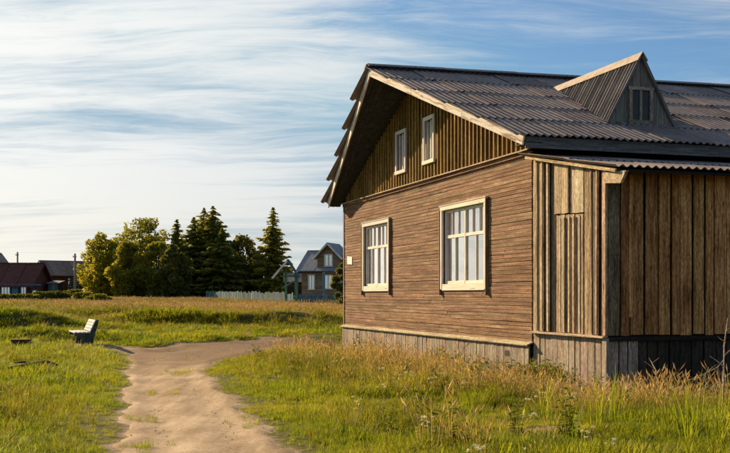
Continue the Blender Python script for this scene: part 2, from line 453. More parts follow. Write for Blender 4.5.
HO = Vector((3.10, 18.99))                       # house: near corner of the gable wall
HA = math.atan2(331.0, F_PX)                     # its heading
E_IN = Vector((math.cos(HA), math.sin(HA)))      # along the ridge, into the house
E_FAR = Vector((-math.sin(HA), math.cos(HA)))    # across the gable, towards its far corner

def house_local(x, y):
    dx, dy = x - HO.x, y - HO.y
    return dx * E_IN.x + dy * E_IN.y, dx * E_FAR.x + dy * E_FAR.y

PC = [(-0.6, 4.0), (-1.6, 9.0), (-2.5, 13.0), (-3.3, 17.0), (-4.1, 21.5), (-4.0, 26.0), (-2.9, 31.0)]      # rough middle of the track
def path_core(x, y):
    d = np.full(np.shape(x), 1e9)
    for (x0, y0), (x1, y1) in zip(PC[:-1], PC[1:]):
        ex, ey = x1 - x0, y1 - y0
        t = np.clip(((x - x0) * ex + (y - y0) * ey) / (ex * ex + ey * ey), 0, 1)
        d = np.minimum(d, np.hypot(x - x0 - t * ex, y - y0 - t * ey))
    return np.clip(2.3 - d, 0, 1)

def base_z(x, y):
    x = np.asarray(x, float); y = np.asarray(y, float)
    z = 1.22 * (1 - np.exp(-np.maximum(0, y - 31) / 46))
    z = z + G(-13.2, 38, x, y, 0.75, 3.4, 1.2) + G(-8.4, 41.0, x, y, 0.50, 3.0, 0.9) + G(-3.6, 41.5, x, y, 0.55, 3.4, 0.9) + G(-12, 47, x, y, 0.4, 5.0, 1.4) + G(-9.8, 33.5, x, y, 0.22, 2.6, 0.7) + G(-20, 55, x, y, 0.4, 9, 4) + G(-11, 35, x, y, 0.12, 3, 1.0)
    z = z + G(-9, 17, x, y, 0.12, 3.5, 5) + G(4.5, 11.5, x, y, 0.10, 2.0, 1.6) + G(-1.3, 20, x, y, 0.10, 1.4, 4)
    on_path = path_core(x, y)
    und = 0.035 * np.sin(x * 1.1 + 0.4 * y) + 0.03 * np.sin(0.9 * y - 0.7 * x + 1.3) + 0.02 * np.sin(2.3 * x + 1.9 * y) + 0.016 * np.sin(3.1 * x - 2.2 * y + 2)
    lx, ly = house_local(x, y)
    by_house = np.clip((np.maximum(np.maximum(-lx, lx - 18), np.maximum(-3.2 - ly, ly - 12.5)) - 0.2) / 2.5, 0, 1)
    hum = 0.045 * np.sin(3.6 * x + 1.2 * np.sin(1.7 * y)) * np.sin(3.1 * y + 1.1 * np.sin(2.1 * x + 1)) * np.clip((50 - y) / 12, 0, 1)
    near_h = np.clip((np.maximum(np.maximum(-lx, lx - 18), np.maximum(-3.2 - ly, ly - 12.5)) - 0.3) / 3.0, 0, 1)
    return z * by_house - 0.16 * (1 - near_h * near_h * (3 - 2 * near_h)) + (und + hum) * (0.25 + 0.75 * by_house) * np.exp(-np.maximum(0, y - 60) / 80) * (1 - 0.92 * on_path)

def in_poly(x, y, poly):
    x = np.asarray(x, float); y = np.asarray(y, float)
    r = np.zeros(x.shape, bool)
    n = len(poly)
    for i in range(n):
        (x0, y0), (x1, y1) = poly[i], poly[(i + 1) % n]
        c = ((y0 > y) != (y1 > y)) & (x < (x1 - x0) * (y - y0) / (y1 - y0 + 1e-12) + x0)
        r ^= c
    return r

def poly_dist(x, y, poly):
    x = np.asarray(x, float); y = np.asarray(y, float)
    d = np.full(x.shape, 1e9)
    for i in range(len(poly)):
        (x0, y0), (x1, y1) = poly[i], poly[(i + 1) % len(poly)]
        ex, ey = x1 - x0, y1 - y0
        t = np.clip(((x - x0) * ex + (y - y0) * ey) / (ex * ex + ey * ey + 1e-12), 0, 1)
        d = np.minimum(d, np.hypot(x - x0 - t * ex, y - y0 - t * ey))
    return d

def on_ground(px, py):
    """photo pixel -> where its ray meets the ground"""
    a, b = (px - CX) / F_PX, (HY - py) / F_PX
    Y = EYE / max(1e-3, -b)
    for _ in range(60):
        z = float(base_z(a * Y, Y))
        Y = 0.6 * Y + 0.4 * max(4.0, (EYE - z) / max(1e-3, -b))
    return a * Y, Y

# left and right border of the trodden track, from the camera to the far corner of the house
EDGE_L = [(100, 520), (110, 470), (116, 440), (120, 415), (122, 395), (125, 375), (127, 361), (128, 352.5), (165, 345), (225, 340.5), (280, 337.5)]
EDGE_R = [(330, 520), (303, 470), (284, 440), (256, 415), (232, 395), (213, 377), (208, 367), (232, 357), (280, 349.5), (318, 345), (338, 341.5)]
PL = [on_ground(*p) for p in EDGE_L]
PR = [on_ground(*p) for p in EDGE_R]
def smooth_line(pts, n):
    out = []
    P = [pts[0]] + pts + [pts[-1]]
    for i in range(1, len(P) - 2):
        p0, p1, p2, p3 = (Vector(q) for q in P[i - 1:i + 3])
        for k in range(n):
            t = k / n
            out.append(0.5 * ((2 * p1) + (-p0 + p2) * t + (2 * p0 - 5 * p1 + 4 * p2 - p3) * t * t + (-p0 + 3 * p1 - 3 * p2 + p3) * t ** 3))
    out.append(Vector(pts[-1]))
    return out
SL, SR = smooth_line(PL, 10), smooth_line(PR, 10)
def rag(pts, amp, seed):
    rr = random.Random(seed)
    ph = [rr.uniform(0, 6) for _ in range(4)]
    return [p + Vector((amp * (math.sin(i * 0.55 + ph[0]) + 0.7 * math.sin(i * 1.3 + ph[1]) + 0.6 * math.sin(i * 2.7 + ph[2])) * 0.5, 0)) for i, p in enumerate(pts)]
SL0, SR0 = SL, SR
SL, SR = rag(SL, 0.17, 1), rag(SR, 0.17, 2)
PATH_POLY = [tuple(p) for p in SL] + [tuple(p) for p in reversed(SR)]
BR_T = [on_ground(*p) for p in ((175, 347.0), (135, 346.5), (100, 345.2), (70, 345.0), (40, 346.5))]
BR_B = [on_ground(*p) for p in ((175, 356), (135, 353.0), (100, 350.5), (70, 349.5), (40, 349.0))]
BRANCH_POLY = [tuple(p) for p in smooth_line(BR_T, 6)] + [tuple(p) for p in reversed(smooth_line(BR_B, 6))]

def soil_mask(x, y):
    s = np.zeros(np.shape(x))
    for poly, w in ((PATH_POLY, 0.28), (BRANCH_POLY, 0.3)):
        d = poly_dist(x, y, poly) * np.where(in_poly(x, y, poly), 1, -1)
        s = np.maximum(s, np.clip(0.5 + d / (2 * w), 0, 1))
    for a, b, sx, sy in ((2.15, 11.25, 0.95, 0.26), (0.2, 14.2, 0.6, 0.2), (-1.3, 17.6, 0.6, 0.3), (3.2, 10.9, 0.6, 0.2)):
        s = np.maximum(s, 0.82 * np.exp(-((x - a) / sx) ** 2 - ((y - b - 0.15 * np.sin(x * 2)) / sy) ** 2))
    return s

TROD = [on_ground(*p) for p in ((235, 402), (330, 404), (430, 409), (520, 424), (600, 436), (680, 441), (780, 446))]
def trod(x, y):
    d = np.full(np.shape(x), 1e9)
    for (x0, y0), (x1, y1) in zip(TROD[:-1], TROD[1:]):
        ex, ey = x1 - x0, y1 - y0
        t = np.clip(((x - x0) * ex + (y - y0) * ey) / (ex * ex + ey * ey), 0, 1)
        d = np.minimum(d, np.hypot(x - x0 - t * ex, y - y0 - t * ey))
    return np.clip(1.45 - d / 0.8, 0, 1)

def ground_z(x, y):
    x = np.asarray(x, float); y = np.asarray(y, float)
    z = base_z(x, y)
    d = poly_dist(x, y, PATH_POLY) * np.where(in_poly(x, y, PATH_POLY), 1, -1)
    return z - 0.05 * np.clip(0.5 + d / 0.7, 0, 1)

def gz(x, y):
    return float(ground_z(np.array([x]), np.array([y]))[0])

def build_ground():
    xs = np.unique(np.concatenate([np.array([-3000, -1500, -800, -400, -200, -130]), np.arange(-90, -24, 2.2), np.arange(-24, 14, 0.28), np.arange(14, 40, 1.6), np.array([60, 100, 200, 400, 800, 1500, 3000])]))
    ys = np.unique(np.concatenate([np.array([-60, -20, -8, -3]), np.arange(0, 52, 0.28), np.arange(52, 130, 2.0), np.array([140, 160, 200, 280, 400, 600, 1000, 1800, 4000])]))
    X, Y = np.meshgrid(xs, ys)
    Zs = ground_z(X, Y)
    v = np.stack([X, Y, Zs], -1).reshape(-1, 3)
    nx, ny = len(xs), len(ys)
    i = np.arange((ny - 1) * (nx - 1))
    r, c = i // (nx - 1), i % (nx - 1)
    a = r * nx + c
    f = np.stack([a, a + 1, a + nx + 1, a + nx], -1).ravel()
    me = np_mesh('ground', v, f, 4, M['ground'], smooth=True)
    at = me.attributes.new('soil', 'FLOAT', 'POINT')
    at.data.foreach_set('value', soil_mask(v[:, 0], v[:, 1]).astype(np.float32))
    dr = np.clip((v[:, 1] - 42) / 14, 0, 1) * np.clip(1.2 - np.abs(np.sin(v[:, 0] * 0.08 + v[:, 1] * 0.11)) * 0.5, 0, 1)
    at = me.attributes.new('dry', 'FLOAT', 'POINT')
    at.data.foreach_set('value', dr.astype(np.float32))
    o = link(bpy.data.objects.new('ground', me))
    tag(o, 'rolling meadow ground under the grass', 'ground', kind='structure')

def strip(name, A, B, label, mat, lift):
    n, k = len(A), 14
    vs = []
    for i in range(n):
        for j in range(k + 1):
            q = j / k
            p = SL0[i].lerp(SR0[i], q) + (A[i] - SL0[i]) * max(0.0, 1 - q * 5) + (B[i] - SR0[i]) * max(0.0, 1 - (1 - q) * 5)     # only the borders are ragged
            vs.append((p.x, p.y))
    vs = np.array(vs)
    # two wheel-worn hollows along the track
    t = np.tile(np.linspace(0, 1, k + 1), n)
    z = ground_z(vs[:, 0], vs[:, 1]) + lift - 0.022 * (np.exp(-((t - 0.27) / 0.12) ** 2) + np.exp(-((t - 0.72) / 0.12) ** 2)) * (lift > 0.02) + 0.002 * np.sin(vs[:, 0] * 5 + vs[:, 1] * 2) * np.sin(vs[:, 1] * 1.7)
    z[(t == 0) | (t == 1)] -= lift + 0.03
    v = np.column_stack([vs, z])
    f = []
    for i in range(n - 1):
        for j in range(k):
            a = i * (k + 1) + j
            f += [a, a + 1, a + k + 2, a + k + 1]
    me = np_mesh(name, v, np.array(f), 4, mat, smooth=True)
    o = link(bpy.data.objects.new(name, me))
    return tag(o, label, 'path', kind='structure')

build_ground()
strip('dirt_path', SL, SR, 'pale trodden dirt track curving towards the house corner', M['path'], 0.035)

# ------------------------------------------------------------------ the wooden house
house = empty('wooden_house', loc=(HO.x, HO.y, 0), rz=HA)
tag(house, 'weathered brown plank house with corrugated roof and lean-to, nearest of all', 'house')
# local frame: +X into the house along the ridge, +Y from the near corner to the far corner, Z up; gable wall in the plane X = 0
LEN, WID, RIDGE_Y = 16.0, 12.06, 6.03
Z_SK, Z_FR = 0.61, 4.11
EAVE_N, EAVE_F = -0.42, WID + 0.42
Z_EN, Z_EF, Z_RI = 4.36, 4.26, 6.84              # roof deck at near eave, far eave, ridge
OV_E, OV_R = 0.40, 1.20                          # overhang of the gable end at the eave and at the ridge
RISE = 0.014                                     # the old ridge climbs a little to the back

def deck_z(y, x=0.0):
    if y <= RIDGE_Y:
        k = (y - EAVE_N) / (RIDGE_Y - EAVE_N)
        z0 = Z_EN
    else:
        k = (EAVE_F - y) / (EAVE_F - RIDGE_Y)
        z0 = Z_EF
    return z0 + (Z_RI + RISE * (x + 1.2) - z0) * k

def over(y):
    k = (y - EAVE_N) / (RIDGE_Y - EAVE_N) if y <= RIDGE_Y else (EAVE_F - y) / (EAVE_F - RIDGE_Y)
    return OV_E + (OV_R - OV_E) * k

rj = random.Random(5)
WINS = [(1.93, 4.39, 1.585, 3.48), (7.89, 10.18, 1.585, 3.48)]
GWINS = [(4.74, 5.45, 4.60, 5.64), (6.63, 7.38, 4.58, 5.60)]

def build_core():
    """rough dark wall behind the cladding, with the window openings left free"""
    ys = sorted({0.06, WID - 0.06} | {v for w in WINS for v in (w[0] + 0.1, w[1] - 0.1)})
    vs, fs = [], []
    def add(lo, hi):
        b = len(vs)
        (x0, y0, z0), (x1, y1, z1) = lo, hi
        vs.extend([(x0, y0, z0), (x1, y0, z0), (x1, y1, z0), (x0, y1, z0), (x0, y0, z1), (x1, y0, z1), (x1, y1, z1), (x0, y1, z1)])
        fs.extend([tuple(b + i for i in f) for f in BOX_F])
    for a, b in zip(ys[:-1], ys[1:]):
        hit = [w for w in WINS if a >= w[0] and b <= w[1]]
        if hit:
            add((0.03, a, -0.4), (0.18, b, hit[0][2] + 0.1)); add((0.03, a, hit[0][3] - 0.1), (0.18, b, 4.2))
        else:
            add((0.03, a, -0.4), (0.18, b, 4.2))
    add((0.18, 0.06, -0.4), (LEN, 0.2, 4.2))
    add((0.18, WID - 0.2, -0.4), (LEN, WID - 0.06, 4.2))
    add((LEN - 0.02, 0.2, -0.4), (LEN + 0.1, WID - 0.2, 4.2))
    add((0.2, 0.22, 0.3), (LEN - 0.1, WID - 0.22, 0.4))
    add((0.2, 0.22, 4.0), (LEN - 0.1, WID - 0.22, 4.05))
    # gable above: solid prism behind the boards, cut in steps under the roof
    gy = sorted({0.1, WID - 0.1, RIDGE_Y} | {v for w in GWINS for v in (w[0] + 0.06, w[1] - 0.06)})
    for a, b in zip(gy[:-1], gy[1:]):
        for zz0, zz1 in ([(4.2, None)] if not [w for w in GWINS if a >= w[0] and b <= w[1]] else [(4.2, GWINS[0][2] + 0.06), (GWINS[0][3] - 0.1, None)]):
            bI = len(vs)
            ta, tb = (zz1, zz1) if zz1 else (deck_z(a) - 0.12, deck_z(b) - 0.12)
            vs.extend([(0.03, a, zz0), (0.15, a, zz0), (0.15, b, zz0), (0.03, b, zz0), (0.03, a, ta), (0.15, a, ta), (0.15, b, tb), (0.03, b, tb)])
            fs.extend([tuple(bI + i for i in f) for f in BOX_F])
    o = mesh_obj('wall', vs, fs, M['dark_core'], house)
    return o

wall = build_core()

# horizontal siding, every board its own
rows = 46
ph = (Z_FR - Z_SK) / rows
for r in range(rows):
    z = Z_SK + ph * (r + 0.5)
    spans, y = [], 0.0
    for w in WINS:
        if w[2] + 0.06 < z + ph / 2 and z - ph / 2 < w[3] - 0.06:
            spans.append((y, w[0] + 0.07)); y = w[1] - 0.07
    spans.append((y, WID))
    for a, b in spans:
        cuts = [a]
        while b - cuts[-1] > 6.2:
            c = cuts[-1] + rj.uniform(2.8, 6.0)
            if b - c < 0.8:
                break
            cuts.append(c)
        cuts.append(b)
        for c0, c1 in zip(cuts[:-1], cuts[1:]):
            dz = rj.uniform(-0.003, 0.003)
            xo = -0.012 + rj.uniform(-0.005, 0.004)
            board('siding_board', (xo, c1 - 0.003, z + dz), (xo, c0 + 0.003, z + dz + rj.uniform(-0.003, 0.003)), ph - rj.uniform(0.004, 0.010), 0.03, (-1, 0, 0), M['siding'], wall, twist=rj.uniform(0.04, 0.14))
# corner boards
board('corner_board', (-0.032, WID - 0.005, Z_SK), (-0.032, WID - 0.005, Z_FR), 0.11, 0.03, (-1, 0, 0), M['siding'], house)

# frieze with little drip cap
fr = board('frieze_board', (-0.055, WID + 0.02, Z_FR + 0.03), (-0.055, 0.0, Z_FR + 0.03), 0.09, 0.035, (-1, 0, 0), M['siding'], house)
board('drip_cap', (-0.085, WID + 0.03, Z_FR + 0.085), (-0.085, -0.02, Z_FR + 0.085), 0.10, 0.022, (-0.35, 0, 1), M['pale_plank'], house)

# vertical board and batten above
gp = 0.2
ny_ = int(WID / gp)
gable = empty('gable_cladding', house)
for i in range(ny_ + 1):
    y0, y1 = i * gp + 0.003, min((i + 1) * gp - 0.003, WID)
    if y1 - y0 < 0.05:
        continue
    yc, wd = (y0 + y1) / 2, y1 - y0
    zt = deck_z(yc) - 0.13
    sl = (deck_z(y1) - deck_z(y0))
    if zt < Z_FR + 0.22:
        continue
    segs_ = [(Z_FR + 0.10, zt, True)]
    for w in GWINS:
        if w[0] + 0.02 < yc < w[1] - 0.02:
            segs_ = [(Z_FR + 0.10, w[2] + 0.05, False), (w[3] - 0.05, zt, True)]
    xo = -0.004 + rj.uniform(-0.006, 0.004)
    for za, zb, top in segs_:
        if zb - za < 0.05:
            continue
        # width axis of the board is nrm x long = (-1,0,0) x (0,0,1) = +Y
        board('cladding_board', (xo, yc, za), (xo, yc, zb), wd, 0.026, (-1, 0, 0), M['cladding'], gable, cut1=(-sl / 2, sl / 2) if top else (0, 0))
    yb = i * gp
    if 0 < i:
        zt = deck_z(yb) - 0.13
        segs_ = [(Z_FR + 0.10, zt)]
        for w in GWINS:
            if w[0] - 0.02 < yb < w[1] + 0.02:
                segs_ = [(Z_FR + 0.10, w[2] + 0.02), (w[3] - 0.02, zt)]
        for za, zb in segs_:
            if zb - za > 0.08:
                board('batten', (-0.037, yb, za), (-0.037, yb, zb - 0.01), rj.uniform(0.045, 0.062), 0.036, (-1, 0, 0), M['cladding'], gable)

# plinth with its sloping cap
pl = empty('plinth', house)
box('plinth_core', (-0.05, 0.0, -0.45), (0.03, WID, Z_SK - 0.05), M['dark_core'], pl)
y = 0.0
while y < WID - 0.02:
    w_ = min(rj.uniform(0.13, 0.21), WID - y)
    t = y + w_ / 2
    xo = -0.068 + rj.uniform(-0.006, 0.006)
    board('plinth_board', (xo, t, -0.45), (xo, t, Z_SK - 0.04 + rj.uniform(-0.008, 0)), w_ - rj.uniform(0.004, 0.012), 0.025, (-1, 0, 0), M['plinth'], pl, twist=rj.uniform(-0.05, 0.05))
    y += w_
board('plinth_cap', (-0.075, WID + 0.04, Z_SK - 0.008), (-0.075, -0.03, Z_SK - 0.008), 0.15, 0.024, (-0.4, 0, 1), M['pale_plank'], house)
for yv, zv in ((0.93, 0.38), (10.6, 0.35)):
    v_ = box('vent', (-0.088, yv - 0.09, zv - 0.055), (-0.078, yv + 0.09, zv + 0.055), M['black'], house)

# windows -----------------------------------------------------------
def window(w, parent, kind):
    y0, y1, z0, z1 = w
    yc = (y0 + y1) / 2
    root = empty('window', parent, (0, yc, z0))
    hw, H = (y1 - y0) / 2, z1 - z0
    wf = M['white_frame']
    def bd(name, a, b, w_, t, x, mat=wf):
        return board(name, (x, a[0], a[1]), (x, b[0], b[1]), w_, t, (-1, 0, 0), mat, root)
    if kind == 'big':
        tw = 0.10
        # casing boards stand proud of the siding
        bd('casing', (-hw + tw / 2, 0.04), (-hw + tw / 2, H - tw), tw, 0.045, -0.058)
        bd('casing', (hw - tw / 2, 0.04), (hw - tw / 2, H - tw), tw, 0.045, -0.058)
        bd('casing', (hw + 0.02, H - tw / 2), (-hw - 0.02, H - tw / 2), tw, 0.05, -0.061)
        bd('casing', (hw - tw, 0.085), (-hw + tw, 0.085), 0.14, 0.035, -0.054)
        board('drip_board', (-0.07, hw + 0.03, H + 0.01), (-0.07, -hw - 0.03, H + 0.01), 0.06, 0.018, (-0.2, 0, 1), wf, root)
        for s in (-1, 1):                                     # side boards turned edge-on to the wall
            board('side_board', (-0.06, s * (hw + 0.018), -0.09), (-0.06, s * (hw + 0.018), H - 0.02), 0.07, 0.025, (0, s, 0), M['siding'], root)
        iy, iz0, iz1 = hw - tw, 0.155, H - tw
        zr = iz0 + (iz1 - iz0) * 0.64
        xf = 0.03
        bd('mullion', (0, iz0), (0, iz1), 0.066, 0.06, xf)
        for s in (-1, 1):
            bd('jamb', (s * (iy - 0.03), iz0), (s * (iy - 0.03), iz1), 0.06, 0.06, xf)
        bd('head', (iy - 0.06, iz1 - 0.03), (-iy + 0.06, iz1 - 0.03), 0.06, 0.06, xf)
        bd('sill_rail', (iy - 0.06, iz0 + 0.035), (-iy + 0.06, iz0 + 0.035), 0.07, 0.06, xf)
        for s in (-1, 1):
            a0, a1 = 0.0335, iy - 0.06
            ya, yb = (s * a0, s * a1) if s > 0 else (s * a1, s * a0)
            bd('transom', (yb, zr), (ya, zr), 0.07, 0.055, xf + 0.002)
            m = (ya + yb) / 2
            bd('glazing_bar', (m, iz0 + 0.07), (m, zr - 0.035), 0.034, 0.045, xf)
            for k in (1, 2):
                mm = ya + (yb - ya) * k / 3
                bd('glazing_bar', (mm, zr + 0.035), (mm, iz1 - 0.06), 0.026, 0.045, xf)
            if s > 0:
                q = ya + (m - ya) * 0.5
            # panes, one to each light
            def pane(a, b, c, d):
                tl = rj.uniform(-0.006, 0.006)
                hexa('pane', [(xf + 0.010 + tl, a, c), (xf + 0.014 + tl, a, c), (xf + 0.014 - tl, b, c), (xf + 0.010 - tl, b, c), (xf + 0.010 + tl, a, d), (xf + 0.014 + tl, a, d), (xf + 0.014 - tl, b, d), (xf + 0.010 - tl, b, d)], M['glass'], root)
            pane(ya + 0.001, m - 0.0175, iz0 + 0.071, zr - 0.036); pane(m + 0.0175, yb - 0.001, iz0 + 0.071, zr - 0.036)
            e = [ya + (yb - ya) * k / 3 for k in range(4)]
            for k in range(3):
                pane(e[k] + 0.0135, e[k + 1] - 0.0135, zr + 0.036, iz1 - 0.061)
        # folded net curtain inside
        for s, frac in ((-1, 0.97), (1, 0.97)):
            n, vs, fs = 60, [], []
            for i in range(n + 1):
                k = i / n
                yy = s * iy * (1 - frac * k)
                xx = 0.115 + 0.022 * math.sin(k * 55) + 0.012 * math.sin(k * 23 + s)
                vs += [(xx, yy, iz0 + 0.03), (xx, yy, iz1 - 0.02), (xx + 0.004, yy, iz0 + 0.03), (xx + 0.004, yy, iz1 - 0.02)]
            for i in range(n):
                a = i * 4
                fs += [(a, a + 4, a + 5, a + 1), (a + 2, a + 3, a + 7, a + 6)]
            mesh_obj('curtain', vs, fs, M['curtain'], root, smooth=True)
    else:
        tw = 0.085
        bd('casing', (-hw + tw / 2, 0), (-hw + tw / 2, H), tw, 0.04, -0.072)
        bd('casing', (hw - tw / 2, 0), (hw - tw / 2, H), tw, 0.04, -0.072)
        bd('casing', (hw - tw, H - tw / 2), (-hw + tw, H - tw / 2), tw, 0.04, -0.070)
        bd('casing', (hw + 0.01, -0.02), (-hw - 0.01, -0.02), tw, 0.05, -0.078)
        iy, iz0, iz1 = hw - tw, 0.025, H - tw
        xf = 0.0
        bd('jamb', (iy - 0.02, iz0), (iy - 0.02, iz1), 0.04, 0.05, xf)
        bd('jamb', (-iy + 0.02, iz0), (-iy + 0.02, iz1), 0.04, 0.05, xf)
        bd('mullion', (0, iz0), (0, iz1), 0.05, 0.05, xf)
        for a, b in ((-iy + 0.041, -0.026), (0.026, iy - 0.041)):
            hexa('pane', [(xf, a, iz0), (xf + 0.004, a, iz0), (xf + 0.004, b, iz0), (xf, b, iz0), (xf, a, iz1), (xf + 0.004, a, iz1), (xf + 0.004, b, iz1), (xf, b, iz1)], M['glass'], root)
        n, vs, fs = 30, [], []
        for i in range(n + 1):
            k = i / n
            yy = -iy + 2 * iy * k
            top = iz0 + (iz1 - iz0) * (0.55 + 0.25 * math.sin(k * 3 + 0.6))
            xx = 0.10 + 0.015 * math.sin(k * 40)
            vs += [(xx, yy, iz0), (xx, yy, top), (xx + 0.004, yy, iz0), (xx + 0.004, yy, top)]
        for i in range(n):
            a = i * 4
            fs += [(a, a + 4, a + 5, a + 1), (a + 2, a + 3, a + 7, a + 6)]
        mesh_obj('curtain', vs, fs, M['curtain'], root, smooth=True)
    return root

for w in WINS:
    window(w, house, 'big')
for w in GWINS:
    window(w, house, 'small')

# enamel plate near the far corner
pv = [(-0.045, 11.22, 2.38), (-0.04, 11.22, 2.38), (-0.04, 11.70, 2.40), (-0.045, 11.70, 2.40), (-0.045, 11.22, 2.60), (-0.04, 11.22, 2.60), (-0.04, 11.70, 2.63), (-0.045, 11.70, 2.63)]
hexa('wall_plate', pv, M['enamel'], house)

# roof --------------------------------------------------------------
WAVE = 0.15
def sheet_mesh(name, length, waves, mat, amp=0.021, seg=6, rows=3):
    n = int(waves * seg)
    wd = waves * WAVE
    vs, fs = [], []
    for side, dz in ((0, 0.0), (1, -0.008)):
        for r in range(rows + 1):
            for i in range(n + 1):
                a = i / seg
                vs.append((a * WAVE, length * r / rows, amp * math.cos(2 * math.pi * a) + amp + dz))
    S = (n + 1) * (rows + 1)
    for r in range(rows):
        for i in range(n):
            a = r * (n + 1) + i
            fs.append((a, a + 1, a + n + 2, a + n + 1))
            fs.append((S + a, S + a + n + 1, S + a + n + 2, S + a + 1))
    for i in range(n):
        fs.append((i, S + i, S + i + 1, i + 1))
        b = rows * (n + 1) + i
        fs.append((b, b + 1, S + b + 1, S + b))
    for r in range(rows):
        a, b = r * (n + 1), (r + 1) * (n + 1)
        fs.append((a, b, S + b, S + a))
        fs.append((a + n, S + a + n, S + b + n, b + n))
    me = bpy.data.meshes.new(name)
    me.from_pydata(vs, [], fs)
    me.materials.append(mat)
    me.polygons.foreach_set('use_smooth', [True] * len(me.polygons))
    me.update()
    try:
        me.set_sharp_from_angle(angle=math.radians(50))
    except Exception:
        pass
    return me

def lay_sheet(me, parent, corner, ex, ey, lift, jit=0.004):
    """corner = lower corner, ex along the eave, ey up the slope"""
    ex, ey = Vector(ex).normalized(), Vector(ey).normalized()
    ez = ex.cross(ey).normalized()
    ey = ez.cross(ex)
    R = Matrix((ex, ey, ez)).transposed().to_4x4()
    R = R @ Matrix.Rotation(rj.uniform(-jit, jit), 4, 'Z') @ Matrix.Rotation(rj.uniform(-jit, jit) * 0.6, 4, 'Y')
    o = bpy.data.objects.new('roof_sheet', me)
    o.matrix_local = Matrix.Translation(Vector(corner) + ez * lift) @ R
    link(o, parent)
    o.matrix_local = Matrix.Translation(Vector(corner) + ez * lift) @ R
    return o

def shell(name, ylo, yhi, thick, parent, mat):
    """roof deck of one slope with the prow-shaped gable edge"""
    top = [(-over(ylo) + 0.05, ylo, deck_z(ylo, -over(ylo))), (LEN + 0.4, ylo, deck_z(ylo, LEN)), (LEN + 0.4, yhi, deck_z(yhi, LEN)), (-over(yhi) + 0.05, yhi, deck_z(yhi, -over(yhi)))]
    bot = [(x, y, z - thick) for x, y, z in top]
    return hexa(name, bot + top, mat, parent)

roof = empty('roof', house)
shell('roof_deck', EAVE_N + 0.02, RIDGE_Y, 0.06, roof, M['dark_core'])
shell('roof_deck', RIDGE_Y, EAVE_F - 0.02, 0.06, roof, M['dark_core'])
NROW = 5
for side in (0, 1):
    ye = EAVE_N - 0.09 if side == 0 else EAVE_F + 0.09
    sgn = 1 if side == 0 else -1
    ztilt = Vector((0, sgn * (RIDGE_Y - EAVE_N), (Z_RI - (Z_EN if side == 0 else Z_EF)))).normalized()
    Lslope = math.hypot(abs(RIDGE_Y - ye), Z_RI - (Z_EN if side == 0 else Z_EF))
    ex_row = Lslope / NROW
    me = sheet_mesh('roof_sheet', ex_row + 0.16, 7.15, M['slate'])
    for r in range(NROW):
        yb = ye + sgn * ztilt.y * sgn * ex_row * r
        yt = ye + sgn * ztilt.y * sgn * ex_row * (r + 1)
        x0 = -over(min(max(yt, EAVE_N), EAVE_F)) - 0.10 + rj.uniform(-0.03, 0.02)
        ncol = int(math.ceil((LEN + 0.4 - x0) / (7 * WAVE)))
        for c in range(ncol):
            x = x0 + c * 7 * WAVE
            zb = deck_z(yb, x)
            if side == 0:
                p, exv = (x, yb, zb), (1, 0, 0)
            else:
                p, exv = (x + 7.15 * WAVE, yb, zb), (-1, 0, 0)
            up = Vector((0, (yt - yb), (deck_z(yt, x) if abs(yt - RIDGE_Y) > 1e-3 else deck_z(RIDGE_Y, x)) - zb))
            # lower end rides on the row below
            o = lay_sheet(me, roof, p, exv, up + Vector((0, 0, -0.014)), 0.022 + 0.0095 * (c % 2) + rj.uniform(0, 0.003), 0.0035)
# ridge cap, one trough-shaped piece to each length
x = -OV_R - 0.08
while x < LEN + 0.3:
    L = 1.9
    z0, z1 = deck_z(RIDGE_Y, x) + 0.09, deck_z(RIDGE_Y, x + L) + 0.09
    vs, fs = [], []
    prof = [(-0.19, -0.045), (-0.12, -0.012), (-0.05, 0.028), (0, 0.04), (0.05, 0.028), (0.12, -0.012), (0.19, -0.045)]
    for xx, zz in ((x, z0 + rj.uniform(0, 0.012)), (x + L + 0.06, z1 + 0.012)):
        vs += [(xx, RIDGE_Y + a, zz + b) for a, b in prof] + [(xx, RIDGE_Y + a, zz + b - 0.012) for a, b in prof]
    n = len(prof)
    for i in range(n - 1):
        fs += [(i, i + 1, 2 * n + i + 1, 2 * n + i), (n + i, 3 * n + i, 3 * n + i + 1, n + i + 1), (i, n + i, n + i + 1, i + 1), (2 * n + i, 2 * n + i + 1, 3 * n + i + 1, 3 * n + i)]
    mesh_obj('ridge_cap', vs, fs, M['cap_metal'], roof)
    x += L

